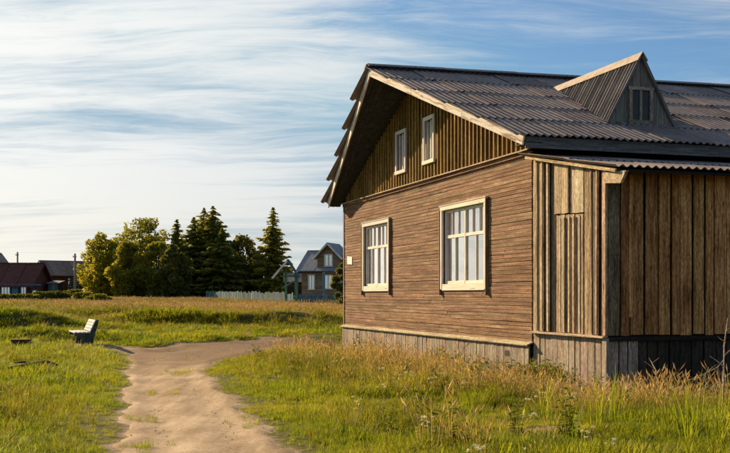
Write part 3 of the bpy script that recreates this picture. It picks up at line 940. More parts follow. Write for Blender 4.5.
# barge boards and soffit
for side in (0, 1):
    ye, ze = (EAVE_N, Z_EN) if side == 0 else (EAVE_F, Z_EF)
    zr_ = deck_z(RIDGE_Y, -OV_R)
    th, dp = 0.035, 0.20
    a0 = Vector((-OV_E, ye, ze + 0.02)); a1 = Vector((-OV_R, RIDGE_Y, zr_ + 0.03))
    dx = Vector((th, 0, 0)); dn = Vector((0, 0, -dp))
    # three lengths nailed end to end
    for k in range(3):
        q0, q1 = a0.lerp(a1, k / 3 + 0.001), a0.lerp(a1, (k + 1) / 3 - 0.001)
        dirb = (q1 - q0).normalized()
        nb_ = Vector((-1, 0, 0)); nb_ = (nb_ - dirb * nb_.dot(dirb)).normalized()
        o = board('bargeboard', q0 + dn * 0.5, q1 + dn * 0.5, dp * 0.92, th, nb_, M['old_white'], house)
        o['label'] = 'peeling off-white bargeboard length'
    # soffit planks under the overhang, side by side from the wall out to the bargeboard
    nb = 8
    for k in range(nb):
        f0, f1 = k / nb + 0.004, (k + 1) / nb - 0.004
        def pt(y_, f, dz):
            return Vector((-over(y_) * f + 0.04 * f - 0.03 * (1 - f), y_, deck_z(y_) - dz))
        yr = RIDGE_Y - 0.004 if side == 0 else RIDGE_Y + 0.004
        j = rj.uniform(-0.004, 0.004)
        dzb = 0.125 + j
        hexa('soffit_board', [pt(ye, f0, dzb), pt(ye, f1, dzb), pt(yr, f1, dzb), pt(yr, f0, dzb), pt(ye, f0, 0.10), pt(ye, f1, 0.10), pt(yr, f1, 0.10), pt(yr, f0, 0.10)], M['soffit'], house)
# fascia along the near eave, soffit plank below it
for k in range(4):
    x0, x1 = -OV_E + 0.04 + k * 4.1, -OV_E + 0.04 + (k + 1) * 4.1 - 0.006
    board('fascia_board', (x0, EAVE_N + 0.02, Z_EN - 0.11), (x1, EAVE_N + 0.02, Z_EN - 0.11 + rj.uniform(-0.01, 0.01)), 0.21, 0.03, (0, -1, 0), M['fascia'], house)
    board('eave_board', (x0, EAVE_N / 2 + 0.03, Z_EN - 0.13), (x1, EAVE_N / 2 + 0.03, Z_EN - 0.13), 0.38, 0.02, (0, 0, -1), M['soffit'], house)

# dormer ------------------------------------------------------------
def build_dormer():
    d = empty('dormer', house)
    xc, yf, hwid = 2.88, 0.95, 0.75
    zb, za = deck_z(yf) + 0.03, 6.30
    yb = RIDGE_Y - 1.0
    for yy in np.linspace(yf, RIDGE_Y, 400):
        if deck_z(yy, xc) >= za:
            yb = yy
            break
    # front boards, vertical, cut under the slopes
    n = 8
    wy0, wy1, wz0, wz1 = xc - 0.235, xc + 0.235, zb + 0.10, zb + 0.70
    for i in range(n):
        x0, x1 = xc - hwid + 2 * hwid * i / n + 0.003, xc - hwid + 2 * hwid * (i + 1) / n - 0.003
        zt = lambda x: zb + (za - zb) * (1 - abs(x - xc) / hwid) - 0.02
        xm = (x0 + x1) / 2
        def piece(z0, z1a, z1b, ya=yf):
            zm = (z1a + z1b) / 2
            board('dormer_board', (xm, ya + 0.015, z0), (xm, ya + 0.015, zm), x1 - x0, 0.03, (0, -1, 0), M['dormer_front'], d, cut1=(z1b - zm, z1a - zm))
        ya = yf + rj.uniform(-0.006, 0.006)
        if wy0 - 0.02 < xm < wy1 + 0.02:
            piece(zb - 0.1, wz0 + 0.03, wz0 + 0.03, ya)
            if min(zt(x0), zt(x1)) > wz1:
                piece(wz1 - 0.03, zt(x0), zt(x1), ya)
        else:
            piece(zb - 0.1, max(zt(x0), zb - 0.05), max(zt(x1), zb - 0.05), ya)
    box('dormer_back', (xc - 0.27, yf + 0.3, zb - 0.1), (xc + 0.27, yf + 0.34, zb + 0.72), M['black'], d)
    # window with its frame
    yw = yf - 0.025
    for a, b, w_ in (((wy0, wz0 + 0.0), (wy0, wz1), 0.07), ((wy1, wz0), (wy1, wz1), 0.07)):
        board('window_frame', (a[0], yw, a[1]), (b[0], yw, b[1]), w_, 0.045, (0, -1, 0), M['plinth'], d)
    board('window_frame', (wy0 - 0.06, yw - 0.002, wz1 + 0.035), (wy1 + 0.06, yw - 0.002, wz1 + 0.035), 0.07, 0.05, (0, -1, 0), M['plinth'], d)
    board('window_frame', (wy0 - 0.06, yw - 0.002, wz0 - 0.035), (wy1 + 0.06, yw - 0.002, wz0 - 0.035), 0.07, 0.05, (0, -1, 0), M['plinth'], d)
    board('mullion', (xc, yw + 0.01, wz0), (xc, yw + 0.01, wz1), 0.055, 0.04, (0, -1, 0), M['plinth'], d)
    for a, b in ((wy0 + 0.036, xc - 0.029), (xc + 0.029, wy1 - 0.036)):
        box('pane', (a, yw + 0.012, wz0), (b, yw + 0.016, wz1), M['dull_glass'], d)
    # corrugated slopes: sheets run from the ridge down, each cut where it meets the main roof
    yfr = yf - 0.07
    for s in (-1, 1):
        nsh = 4
        y_edges = [yfr + (yb + 0.02 - yfr) * k / nsh for k in range(nsh + 1)]
        for k in range(nsh):
            vs, fs = [], []
            ya, ybk = y_edges[k], y_edges[k + 1] + 0.03
            m = max(6, int((ybk - ya) / WAVE * 6))
            for lay in (0, 1):
                for i in range(m + 1):
                    yy = ya + (ybk - ya) * i / m
                    w = 0.020 * math.cos(2 * math.pi * (yy - yfr) / 0.135) + 0.02 + 0.006 * (k % 2) - 0.007 * lay
                    # slope line from ridge to where the height equals the main roof
                    sx, sz = hwid, (za - zb)
                    nrm = Vector((s * sz, 0, sx)).normalized()
                    zroof = deck_z(yy, xc) + 0.03
                    tt = min(1.06 if yy <= yf + 0.05 else 1.0, max(0.0, (za - zroof) / (za - zb)))
                    p0 = Vector((xc, yy, za + 0.012)) + nrm * w
                    p1 = Vector((xc + s * hwid * tt, yy, za + 0.012 - (za - zb) * tt)) + nrm * w
                    vs += [p0, p1]
            o_ = 2 * (m + 1)
            for i in range(m):
                a = 2 * i
                fs += [(a, a + 1, a + 3, a + 2), (o_ + a, o_ + a + 2, o_ + a + 3, o_ + a + 1), (a + 1, o_ + a + 1, o_ + a + 3, a + 3)]
            fs += [(0, o_, o_ + 1, 1)]
            mesh_obj('dormer_sheet', vs, fs, M['dormer_sheet'], d)
    for s in (-1, 1):
        hexa('ridge_board', [(xc, yfr - 0.03, za + 0.065), (xc + s * 0.10, yfr - 0.03, za - 0.10), (xc + s * 0.10, yb + 0.15, za - 0.10), (xc, yb + 0.15, za + 0.065), (xc + s * 0.004, yfr - 0.03, za + 0.09), (xc + s * 0.125, yfr - 0.03, za - 0.09), (xc + s * 0.125, yb + 0.15, za - 0.09), (xc + s * 0.004, yb + 0.15, za + 0.09)], M['pale_cap'], d)
        # edge boards of the front triangle
        p0 = Vector((xc + s * (hwid + 0.03), yf - 0.05, zb + 0.0)); p1 = Vector((xc + s * 0.02, yf - 0.05, za + 0.0))
        board('edge_board', p0, p1, 0.05, 0.025, (0, -1, 0), M['fascia'], d)
build_dormer()

# lean-to -----------------------------------------------------------
LT_Y, LT_LEN, LT_ZB = -2.53, 15.0, 0.84
LT_E = -3.06
def lt_z(y):
    return 3.47 + (4.07 - 3.47) * (y - LT_E) / (0.1 - LT_E)
lean = empty('lean_to', house)
box('lean_to_core', (0.05, LT_Y + 0.05, 0.3), (0.12, 0.0, 3.45), M['dark_core'], lean)
box('lean_to_core', (0.12, LT_Y + 0.05, 0.3), (LT_LEN, LT_Y + 0.12, 3.42), M['dark_core'], lean)
box('lean_to_core', (0.13, LT_Y + 0.13, 0.35), (LT_LEN, -0.02, 0.45), M['dark_core'], lean)
# lit side: boards with open joints, saw cut above the boarded-up door
y = -0.02
D0, D1, DZ = -0.86, -1.86, 2.92
side_edges = []
while y > LT_Y + 0.06:
    w_ = rj.choice((0.19, 0.22, 0.25, 0.28, 0.2))
    y2 = max(LT_Y + 0.02, y - w_)
    for lim in (D0, D1):
        if y > lim > y2 - 0.07:
            y2 = lim
    yc, wd = (y + y2) / 2, y - y2
    xo = 0.008 + rj.uniform(-0.03, 0.016)
    zt = lt_z(yc) - 0.06
    in_door = D1 - 0.01 <= yc <= D0 + 0.01
    mat = M['grey_plank'] if rj.random() < 0.35 else M['darkened_plank']  # darker boards behind the battens imitate the shadow stripes between them
    if in_door:
        board('plank', (xo, yc, DZ + 0.05 * (yc - D0) + 0.01), (xo, yc, zt), wd - rj.uniform(0.008, 0.02), 0.028, (-1, 0, 0), M['pale_plank'], lean, twist=rj.uniform(-0.05, 0.05))
    else:
        board('plank', (xo, yc, LT_ZB + rj.uniform(0, 0.015)), (xo, yc, zt), wd - rj.uniform(0.018, 0.055), 0.028, (-1, 0, 0), mat, lean, twist=rj.uniform(-0.08, 0.08), taper=rj.uniform(-0.06, 0.06))
    if rj.random() < 0.9 and not in_door and y2 > LT_Y + 0.1:
        board('batten', (xo - 0.036, y2, LT_ZB + 0.02), (xo - 0.036, y2 + rj.uniform(-0.015, 0.015), zt - 0.01), rj.uniform(0.05, 0.085), 0.042, (-1, 0, 0), M['pale_plank'] if rj.random() < 0.5 else M['grey_plank'], lean)
    y = y2
door = empty('door', house)
y = D0 - 0.01
while y > D1 + 0.03:
    w_ = rj.uniform(0.14, 0.2)
    y2 = max(D1 + 0.005, y - w_)
    yc = (y + y2) / 2
    xo = 0.012 + rj.uniform(-0.014, 0.010)
    board('door_board', (xo, yc, LT_ZB + 0.01), (xo, yc, DZ + 0.05 * (yc - D0) - 0.012), (y - y2) - rj.uniform(0.010, 0.03), 0.028, (-1, 0, 0), M['grey_plank'], door, twist=rj.uniform(-0.08, 0.08))
    if y2 > D1 + 0.05:
        board('door_batten', (xo - 0.03, y2, LT_ZB + 0.03), (xo - 0.03, y2, DZ - 0.08), 0.045, 0.026, (-1, 0, 0), M['pale_plank'] if rj.random() < 0.5 else M['grey_plank'], door)
    y = y2
board('ledge', (-0.04, 0.0, LT_ZB - 0.015), (-0.04, LT_Y - 0.05, LT_ZB - 0.015), 0.10, 0.028, (-0.1, 0, 1), M['pale_plank'], lean)
# plinth below: upright boards
y = -0.01
while y > LT_Y + 0.02:
    w_ = rj.uniform(0.16, 0.26)
    y2 = max(LT_Y + 0.01, y - w_)
    xo = 0.02 + rj.uniform(-0.01, 0.01)
    board('plinth_board', (xo, (y + y2) / 2, -0.45), (xo, (y + y2) / 2, LT_ZB - 0.04), (y - y2) - 0.012, 0.028, (-1, 0, 0), M['plinth'], lean, twist=rj.uniform(-0.04, 0.04))
    y = y2
# corner post
board('corner_post', (-0.03, LT_Y - 0.02, LT_ZB + 0.01), (-0.03, LT_Y - 0.02, lt_z(LT_Y) - 0.06), 0.11, 0.04, (-1, 0, 0), M['grey_plank'], lean)
board('corner_post', (-0.015, LT_Y - 0.02, -0.45), (-0.015, LT_Y - 0.02, LT_ZB - 0.035), 0.14, 0.05, (-1, 0, 0), M['plinth'], lean)
# shaded front
x = 0.0
while x < LT_LEN:
    w_ = rj.choice((0.15, 0.18, 0.22, 0.26))
    yo = LT_Y - 0.01 + rj.uniform(-0.02, 0.012)
    tp = rj.uniform(-0.10, 0.10)
    board('plank', (x + w_ / 2, yo, LT_ZB + rj.uniform(-0.01, 0.02)), (x + w_ / 2 + rj.uniform(-0.012, 0.012), yo, lt_z(LT_Y) - 0.08), w_ - rj.uniform(0.012, 0.05), 0.028, (0, -1, 0), M['darkened_plank'] if x < 0.1 else M['brown_plank'], lean, taper=tp, twist=rj.uniform(-0.06, 0.06))
    if rj.random() < 0.22:
        board('batten', (x + w_, yo - 0.03, LT_ZB + 0.3), (x + w_, yo - 0.03, lt_z(LT_Y) - 0.12), rj.uniform(0.05, 0.08), 0.025, (0, -1, 0), M['brown_plank'], lean)
    x += w_
board('sill_beam', (0.0, LT_Y - 0.005, LT_ZB - 0.05), (LT_LEN, LT_Y - 0.005, LT_ZB - 0.05), 0.07, 0.10, (0, -1, 0), M['dark_core'], lean)
x = 0.02
while x < LT_LEN:
    w_ = rj.uniform(0.16, 0.25)
    yo = LT_Y + 0.03 + rj.uniform(-0.012, 0.012)
    board('plinth_board', (x + w_ / 2, yo, -0.45), (x + w_ / 2, yo, LT_ZB - 0.09), w_ - rj.uniform(0.008, 0.03), 0.026, (0, -1, 0), M['plinth'] if x < 0.6 else M['dark_plank'], lean, twist=rj.uniform(-0.05, 0.05))  # boards past the corner darkened, shade put into their colour
    x += w_
# roof of the lean-to
lroof = empty('lean_to_roof', house)
hexa('roof_deck', [(-0.10, LT_E + 0.05, lt_z(LT_E + 0.05) - 0.05), (LT_LEN, LT_E + 0.05, lt_z(LT_E + 0.05) - 0.05), (LT_LEN, -0.01, lt_z(0) - 0.05), (-0.10, -0.01, lt_z(0) - 0.05), (-0.10, LT_E + 0.05, lt_z(LT_E + 0.05)), (LT_LEN, LT_E + 0.05, lt_z(LT_E + 0.05)), (LT_LEN, -0.01, lt_z(0)), (-0.10, -0.01, lt_z(0))], M['dark_core'], lroof)
Ls = math.hypot(0.1 - LT_E, 0.6)
me = sheet_mesh('roof_sheet', Ls / 2 + 0.12, 7.15, M['slate'])
for r in range(2):
    yb = LT_E + (0.1 - LT_E) / 2 * r
    for c in range(14):
        x = -0.17 + c * 7 * WAVE - 0.04 * r
        lay_sheet(me, lroof, (x, yb, lt_z(yb)), (1, 0, 0), (0, (0.1 - LT_E) / 2, 0.3 - 0.02), 0.03 + 0.0095 * (c % 2), 0.005)
board('verge_board', (-0.125, 0.06, lt_z(0.06) - 0.03), (-0.125, LT_E + 0.02, lt_z(LT_E) - 0.03), 0.05, 0.03, (-1, 0, 0), M['grey_plank'], lroof)
# plank end that carries the eave at the corner
hexa('beam_end', [(-0.085, -2.60, 3.29), (-0.035, -2.60, 3.29), (-0.035, -3.10, 3.24), (-0.085, -3.10, 3.24), (-0.085, -2.60, 3.46), (-0.035, -2.60, 3.46), (-0.035, -3.26, 3.42), (-0.085, -3.26, 3.42)], M['pale_plank'], lroof)


# ------------------------------------------------------------------ trees
def leaf_cards(centers, sizes, rng, up_bias=0.3):
    """one bent quad for each centre, random orientation; returns verts (4N,3)"""
    n = len(centers)
    nrm = rng.normal(size=(n, 3)); nrm[:, 2] += up_bias
    nrm /= np.linalg.norm(nrm, axis=1, keepdims=True)
    t = np.cross(nrm, rng.normal(size=(n, 3))); t /= np.linalg.norm(t, axis=1, keepdims=True) + 1e-9
    b = np.cross(nrm, t)
    s = np.asarray(sizes)[:, None]
    v = np.stack([centers - t * s, centers - b * s * 0.55, centers + t * s, centers + b * s * 0.55], 1)
    return v.reshape(-1, 3)

def crown_mesh(name, verts, tones, mat):
    n = len(verts) // 4
    me = np_mesh(name, verts, np.arange(4 * n), 4, mat)
    at = me.attributes.new('tone', 'FLOAT', 'POINT')
    at.data.foreach_set('value', np.repeat(np.asarray(tones, np.float32), 4))
    return me

def broad_tree(name, label, x, y, H, R, mat, seed, group=None, leaves=7000, leaf=0.17, base=0.12, trunk=True):
    rng = np.random.default_rng(seed)
    g = gz(x, y)
    root = empty(name, loc=(x, y, g))
    tag(root, label, 'tree' if trunk else 'bush', group)
    nb = int(26 + 3 * R * H)
    nb = min(nb, 90)
    cs, rs = [], []
    for i in range(nb):
        u = rng.random()
        z = H * (base + (1 - base) * u)
        prof = R * (math.sin(math.pi * min(1, 0.12 + 0.80 * u)) ** 0.65) * (1.0 if u < 0.5 else 1.05 - 0.35 * (u - 0.5) * 2)
        a = rng.random() * 2 * math.pi
        rr = prof * (0.35 + 0.6 * rng.random() ** 0.6)
        cs.append((rr * math.cos(a), rr * math.sin(a), min(z, H * 0.97)))
        rs.append(R * (0.20 + 0.20 * rng.random()) * (1.15 - 0.5 * u))
    cs, rs = np.array(cs), np.array(rs)
    pick = rng.choice(nb, leaves, p=rs ** 2 / (rs ** 2).sum())
    dirs = rng.normal(size=(leaves, 3)); dirs /= np.linalg.norm(dirs, axis=1, keepdims=True)
    rad = rs[pick] * (0.45 + 0.65 * rng.random(leaves) ** 0.6)
    pts = cs[pick] + dirs * rad[:, None] * np.array([1, 1, 0.8])
    clump_tone = rng.random(nb)
    tones = np.clip(0.65 * clump_tone[pick] + 0.35 * rng.random(leaves), 0, 1)
    v = leaf_cards(pts, leaf * (0.6 + 0.8 * rng.random(leaves)), rng)
    o = link(bpy.data.objects.new('crown', crown_mesh('crown', v, tones, mat)), root)
    # trunk with limbs reaching into the clumps
    vs, fs = [], []
    def add(pts_, rad_):
        a, b = tube_data(pts_, rad_, 6)
        k = len(vs)
        vs.extend(a); fs.extend([tuple(k + i for i in f) for f in b])
    r0 = 0.018 * H + 0.03
    add([(0, 0, -0.2), (0.02 * H * rng.normal() * 0.3, 0, H * 0.3), (0.03 * rng.normal(), 0.03 * rng.normal(), H * 0.6), (0, 0, H * 0.88)], [r0 * 1.2, r0 * 0.85, r0 * 0.5, r0 * 0.12])
    for i in rng.choice(nb, min(14, nb), replace=False):
        c = cs[i]
        z0 = max(0.1 * H, c[2] * 0.62)
        add([(0, 0, z0), (c[0] * 0.5, c[1] * 0.5, (z0 + c[2]) / 2 + 0.1), tuple(c)], [r0 * 0.4, r0 * 0.25, r0 * 0.06])
    mesh_obj('trunk', vs, fs, M['bark'], root, smooth=True)
    return root

def spruce(name, label, x, y, H, R, seed, group=None, sparse=1.0, mat=None):
    rng = np.random.default_rng(seed)
    g = gz(x, y)
    root = empty(name, loc=(x, y, g))
    tag(root, label, 'tree', group)
    pts, sz, tone = [], [], []
    quads = []
    nwh = int(H / 0.21)
    for w in range(nwh):
        u = w / (nwh - 1)
        z = H * min(0.99, 0.04 + 0.95 * u)
        L = R * (1 - u) ** 0.74 * (0.85 + 0.4 * rng.random()) + 0.06
        nb = max(4, int(round((7 if u < 0.8 else 5) * sparse)))
        a0 = rng.random() * 6.28
        for k in range(nb):
            a = a0 + 2 * math.pi * k / nb + rng.normal() * 0.2
            l = L * (0.45 + 0.75 * rng.random())
            zj = z + rng.normal() * 0.22 * (1 - u) + (rng.random() - 0.5) * 0.2
            tn = rng.random()
            nn = max(3, int(l / 0.14))
            for j in range(nn):
                s = (j + 0.4) / nn
                r = l * s
                zz = zj - 0.42 * r * (0.6 + 0.4 * (1 - u)) + 0.22 * l * s ** 3
                spread = 0.26 * l * (1 - 0.55 * s) + 0.05
                for q in range(3):
                    off = (rng.random() - 0.5) * 2 * spread
                    px = r * math.cos(a) - off * math.sin(a)
                    py = r * math.sin(a) + off * math.cos(a)
                    ln = (0.22 + 0.12 * min(l, 1.5)) * (0.7 + 0.7 * rng.random())
                    d = np.array([math.cos(a + rng.normal() * 0.7), math.sin(a + rng.normal() * 0.7), -0.35 + rng.normal() * 0.25])
                    wv = np.array([-d[1], d[0], rng.normal() * 0.6]); wv /= np.linalg.norm(wv) + 1e-9
                    c = np.array([px, py, zz])
                    quads.append((c - d * ln * 0.5, c + wv * ln * 0.36, c + d * ln * 0.75, c - wv * ln * 0.36))
                    tone.append(0.5 * tn + 0.5 * rng.random())
    v = np.array(quads).reshape(-1, 3)
    link(bpy.data.objects.new('crown', crown_mesh('crown', v, tone, mat or M['needle'])), root)
    vs, fs = tube_data([(0, 0, -0.2), (0, 0, H * 0.5), (0.02, 0, H)], [0.014 * H + 0.03, 0.009 * H, 0.012], 7)
    mesh_obj('trunk', vs, fs, M['bark'], root, smooth=True)
    return root

def at_px(px, Y):
    return (px - CX) / F_PX * Y

def tall_at(py, Y, x):
    """height of a thing at depth Y whose top shows at photo row py"""
    return EYE + (HY - py) * Y / F_PX - gz(x, Y)

TG = 'trees at the far edge of the meadow'
def put_broad(px, top, Y, wpx, mat, seed, label, leaves=8000, base=0.06, leaf=0.17):
    x = at_px(px, Y)
    broad_tree('birch_tree' if mat is M['birch_leaf'] else 'broadleaf_tree', label, x, Y, tall_at(top, Y, x), wpx * 0.62 * Y / F_PX, mat, seed, TG, leaves, leaf, base)
def put_spruce(px, top, Y, wpx, seed, label, sparse=1.0):
    x = at_px(px, Y)
    spruce('spruce_tree', label, x, Y, tall_at(top, Y, x), wpx * (0.95 if sparse >= 1 else 0.60) * Y / F_PX, seed, TG, sparse)

BL, DL = M['birch_leaf'], M['dark_leaf']
put_broad(102, 235, 112, 38, BL, 1, 'round yellow-green birch at the left end of the tree group', 9000)
put_broad(142, 220, 117, 52, BL, 2, 'tallest broad birch with uneven yellow-green crown in the tree group', 13000)
put_broad(130, 243, 108, 34, BL, 3, 'low rounded yellow birch in front of the tallest birch', 8000)
put_broad(159, 243, 107, 30, BL, 4, 'slim yellow birch standing against the dark spruces', 7000)
put_spruce(177, 219, 114, 26, 5, 'dark slender spruce between the birches and the spruce clump')
put_spruce(194, 217, 112, 34, 6, 'dark spruce on the left side of the spruce clump')
put_spruce(204, 208, 115, 38, 7, 'tall dark spruce with left one of the twin tips')
put_spruce(213, 206, 112, 36, 8, 'tall dark spruce with right one of the twin tips')
put_spruce(222, 228, 109, 34, 9, 'shorter dark spruce on the right side of the spruce clump')
put_broad(118, 240, 119, 34, BL, 31, 'birch half hidden between the leftmost and the tallest birch', 7000)
put_broad(176, 246, 104, 26, DL, 32, 'dark green leafy tree at the foot of the slender spruce', 6000)
put_broad(228, 246, 117, 32, DL, 33, 'dark leafy tree behind the right side of the spruce clump', 6000)
put_broad(243, 237, 113, 34, DL, 10, 'dark round-topped tree between the spruce clump and the lone spruce', 9000)
put_spruce(273, 207, 108, 42, 11, 'lone tall pointed spruce standing beside the gate canopy', 0.85)
put_broad(262, 262, 111, 26, DL, 12, 'low dark bushy tree left below the lone spruce', 5000, 0.02)
put_broad(285, 268, 112, 24, DL, 13, 'low dark bushy tree right below the lone spruce', 4500, 0.02)
put_broad(342, 264, 66, 15, DL, 14, 'dark leafy tree in front of the far log house', 6000, 0.10, 0.11)
# seen only as a reflection in the near window
spruce('spruce_tree', 'spruce standing out in the meadow left of the picture, mirrored in a window', -64, 98, 8.0, 1.6, 15, TG)
broad_tree('broadleaf_tree', 'bushy tree left of the picture, mirrored in a window', -80, 101, 4.6, 2.4, DL, 16, TG, 4000, 0.2)

def bush(x, y, H, R, seed, label, group, mat=None, leaves=2500, leaf=0.11):
    rng = np.random.default_rng(seed)
    g = gz(x, y)
    root = empty('bush', loc=(x, y, g))
    tag(root, label, 'bush', group)
    nb = 16
    cs = np.column_stack([rng.normal(size=nb) * R * 0.45, rng.normal(size=nb) * R * 0.35, H * (0.25 + 0.5 * rng.random(nb))])
    rs = R * (0.28 + 0.2 * rng.random(nb))
    pick = rng.integers(0, nb, leaves)
    d = rng.normal(size=(leaves, 3)); d /= np.linalg.norm(d, axis=1, keepdims=True)
    pts = cs[pick] + d * (rs[pick] * (0.4 + 0.7 * rng.random(leaves) ** 0.6))[:, None]
    pts[:, 2] = np.clip(pts[:, 2], 0.0, H)
    v = leaf_cards(pts, leaf * (0.6 + 0.8 * rng.random(leaves)), rng)
    link(bpy.data.objects.new('foliage', crown_mesh('foliage', v, np.clip(0.6 * rng.random(nb)[pick] + 0.4 * rng.random(leaves), 0, 1), mat or M['hedge'])), root)
    vs, fs = [], []
    for i in range(6):
        c = cs[i]
        a, b = tube_data([(0.05 * i - 0.12, 0, -0.1), tuple(c * np.array([0.6, 0.6, 0.5])), tuple(c)], [0.03, 0.02, 0.008], 5)
        k = len(vs); vs.extend(a); fs.extend([tuple(k + q for q in f) for f in b])
    mesh_obj('stem', vs, fs, M['bark'], root)
HG = 'overgrown bushes before the far houses'
for i, (px, top, Y, wpx) in enumerate(((8, 298, 84, 26), (26, 296, 86, 26), (44, 292, 87, 28), (58, 291, 88, 26), (72, 290, 89, 28), (86, 293, 86, 26), (98, 297, 82, 24))):
    x = at_px(px, Y)
    bush(x, Y, max(0.7, tall_at(top, Y, x)), wpx / 2 * Y / F_PX, 40 + i,
         ['leftmost low bush under the red-roofed house windows', 'second low bush from the left, under the red-roofed house', 'bush before the right end of the red-roofed house', 'bush in front of the small pale shed', 'sunlit bush below the grey-roofed house and its pole', 'bush between the pole and the birches', 'low bush at the foot of the leftmost birch'][i], HG)

# ------------------------------------------------------------------ far houses
def roof_slab(name, a, b, c, d, t, mat, parent, n=7):
    """one roof slope laid in strips: a-b eave, d-c ridge (local coordinates)"""
    a, b, c, d = map(Vector, (a, b, c, d))
    for i in range(n):
        k0, k1 = i / n + 0.002, (i + 1) / n - 0.002
        p = [a.lerp(b, k0), a.lerp(b, k1), d.lerp(c, k1), d.lerp(c, k0)]
        up = Vector((0, 0, t + 0.012 * (i % 2)))
        hexa(name, p + [q + up for q in p], mat, parent)

def small_window(parent, x0, x1, z0, z1, y, mat_frame, glass=None, bars=1):
    """window in a wall that faces -Y (local), at plane y"""
    w = empty('window', parent, (0, 0, 0))
    t = 0.09
    for a, b in (((x0, z0), (x0, z1)), ((x1, z0), (x1, z1))):
        board('frame', (a[0], y - 0.03, a[1]), (b[0], y - 0.03, b[1]), t, 0.06, (0, -1, 0), mat_frame, w)
    board('frame', (x0 - 0.06, y - 0.033, z1 + t / 2), (x1 + 0.06, y - 0.033, z1 + t / 2), t, 0.06, (0, -1, 0), mat_frame, w)
    board('sill', (x0 - 0.06, y - 0.043, z0 - t / 2), (x1 + 0.06, y - 0.043, z0 - t / 2), t, 0.08, (0, -1, 0), mat_frame, w)
    for i in range(bars):
        xm = x0 + (x1 - x0) * (i + 1) / (bars + 1)
        board('glazing_bar', (xm, y - 0.028, z0), (xm, y - 0.028, z1), 0.05, 0.05, (0, -1, 0), mat_frame, w)
    box('pane', (x0 + t / 2, y - 0.012, z0), (x1 - t / 2, y - 0.006, z1), glass or M['glass'], w)
    box('room', (x0 + t / 2, y - 0.005, z0), (x1 - t / 2, y - 0.001, z1), M['curtain'] if glass is None else M['black'], w)

def gable_house(name, label, x, y, rz, L, Wd, hw, hr, wallmat, roofmat, frame, over_=0.35, group=None, plank=0.22, horiz=True):
    """local: ridge along X, length L, width Wd; wall height hw, ridge height hr"""
    g = gz(x, y)
    r = empty(name, loc=(x, y, g - 0.05), rz=rz)
    tag(r, label, 'house', group)
    vs = [(-L/2, -Wd/2, -0.3), (L/2, -Wd/2, -0.3), (L/2, Wd/2, -0.3), (-L/2, Wd/2, -0.3), (-L/2, -Wd/2, hw), (L/2, -Wd/2, hw), (L/2, Wd/2, hw), (-L/2, Wd/2, hw), (-L/2, 0, hr - 0.05), (L/2, 0, hr - 0.05)]
    fs = [(0, 1, 5, 4), (2, 3, 7, 6), (1, 2, 6, 9, 5), (3, 0, 4, 8, 7), (0, 3, 2, 1), (4, 5, 9, 8), (6, 7, 8, 9)]
    mesh_obj('wall', vs, fs, wallmat, r)
    n = int(hw / plank)
    for i in range(n):                                    # logs or planks on the two sides one can see
        z = hw * (i + 0.5) / n
        board('wall_board', (-L/2 - 0.05, -Wd/2 - 0.03, z), (L/2 + 0.05, -Wd/2 - 0.03, z), hw / n - 0.015, 0.07, (0, -1, 0), wallmat, r)
        board('wall_board', (L/2 + 0.03, -Wd/2 - 0.02, z), (L/2 + 0.03, Wd/2 + 0.02, z), hw / n - 0.015, 0.07, (1, 0, 0), wallmat, r)
        board('wall_board', (-L/2 - 0.03, Wd/2 + 0.02, z), (-L/2 - 0.03, -Wd/2 - 0.02, z), hw / n - 0.015, 0.07, (-1, 0, 0), wallmat, r)
    k = (hr - hw) / (Wd / 2)
    e = over_
    ze = hw - k * e
    roof_slab('roof_panel', (-L/2 - e, -Wd/2 - e, ze), (L/2 + e, -Wd/2 - e, ze), (L/2 + e, 0, hr), (-L/2 - e, 0, hr), 0.06, roofmat, r)
    roof_slab('roof_panel', (L/2 + e, Wd/2 + e, ze), (-L/2 - e, Wd/2 + e, ze), (-L/2 - e, 0.0, hr), (L/2 + e, 0.0, hr), 0.06, roofmat, r)
    for s in (-1, 1):
        for t in (-1, 1):
            board('bargeboard', (s * (L/2 + e + 0.02), t * (Wd/2 + e), ze), (s * (L/2 + e + 0.02), 0.01 * t, hr), 0.16, 0.04, (s, 0, 0), frame, r)
    board('ridge_board', (-L/2 - e, 0, hr + 0.075), (L/2 + e, 0, hr + 0.075), 0.2, 0.03, (0, 0, 1), roofmat, r)
    return r

# long red-roofed house at the left edge
Yh = 96
x_l, x_r = at_px(-70, Yh), at_px(40, Yh)
hx = (x_l + x_r) / 2
gl_ = gz(hx, Yh)
hw_ = EYE + (HY - 284) * (Yh - 3) / F_PX - gl_
hr_ = EYE + (HY - 263) * Yh / F_PX - gl_
rh = gable_house('farm_house', 'long low house with dark red roof at the left edge', hx, Yh, 0.02, x_r - x_l, 6.4, hw_, hr_, M['red_wall'], M['red_roof'], M['red_wall'], 0.4)
def pxl(px):
    return (px - CX) / F_PX * (Yh - 3.2) - hx
yw = -3.2 - 0.065
for a, b in ((-30, -22), (-14, -6), (0.5, 9.5), (20, 25.5)):
    small_window(rh, pxl(a), pxl(b), 0.75, hw_ - 0.12, yw, M['pale_paint'], None, 2 if b - a > 6 else 1)
small_window(rh, pxl(31.5), pxl(36), 0.45, hw_ - 0.55, yw, M['pale_paint'], None, 0)
dr_ = empty('door', rh)
for i in range(4):
    xa, xb = pxl(11.2) + (pxl(17.5) - pxl(11.2)) * i / 4, pxl(11.2) + (pxl(17.5) - pxl(11.2)) * (i + 1) / 4
    board('door_board', ((xa + xb) / 2, yw - 0.03, 0.0), ((xa + xb) / 2, yw - 0.03, hw_ - 0.1), xb - xa - 0.015, 0.05, (0, -1, 0), M['blue_paint'], dr_)
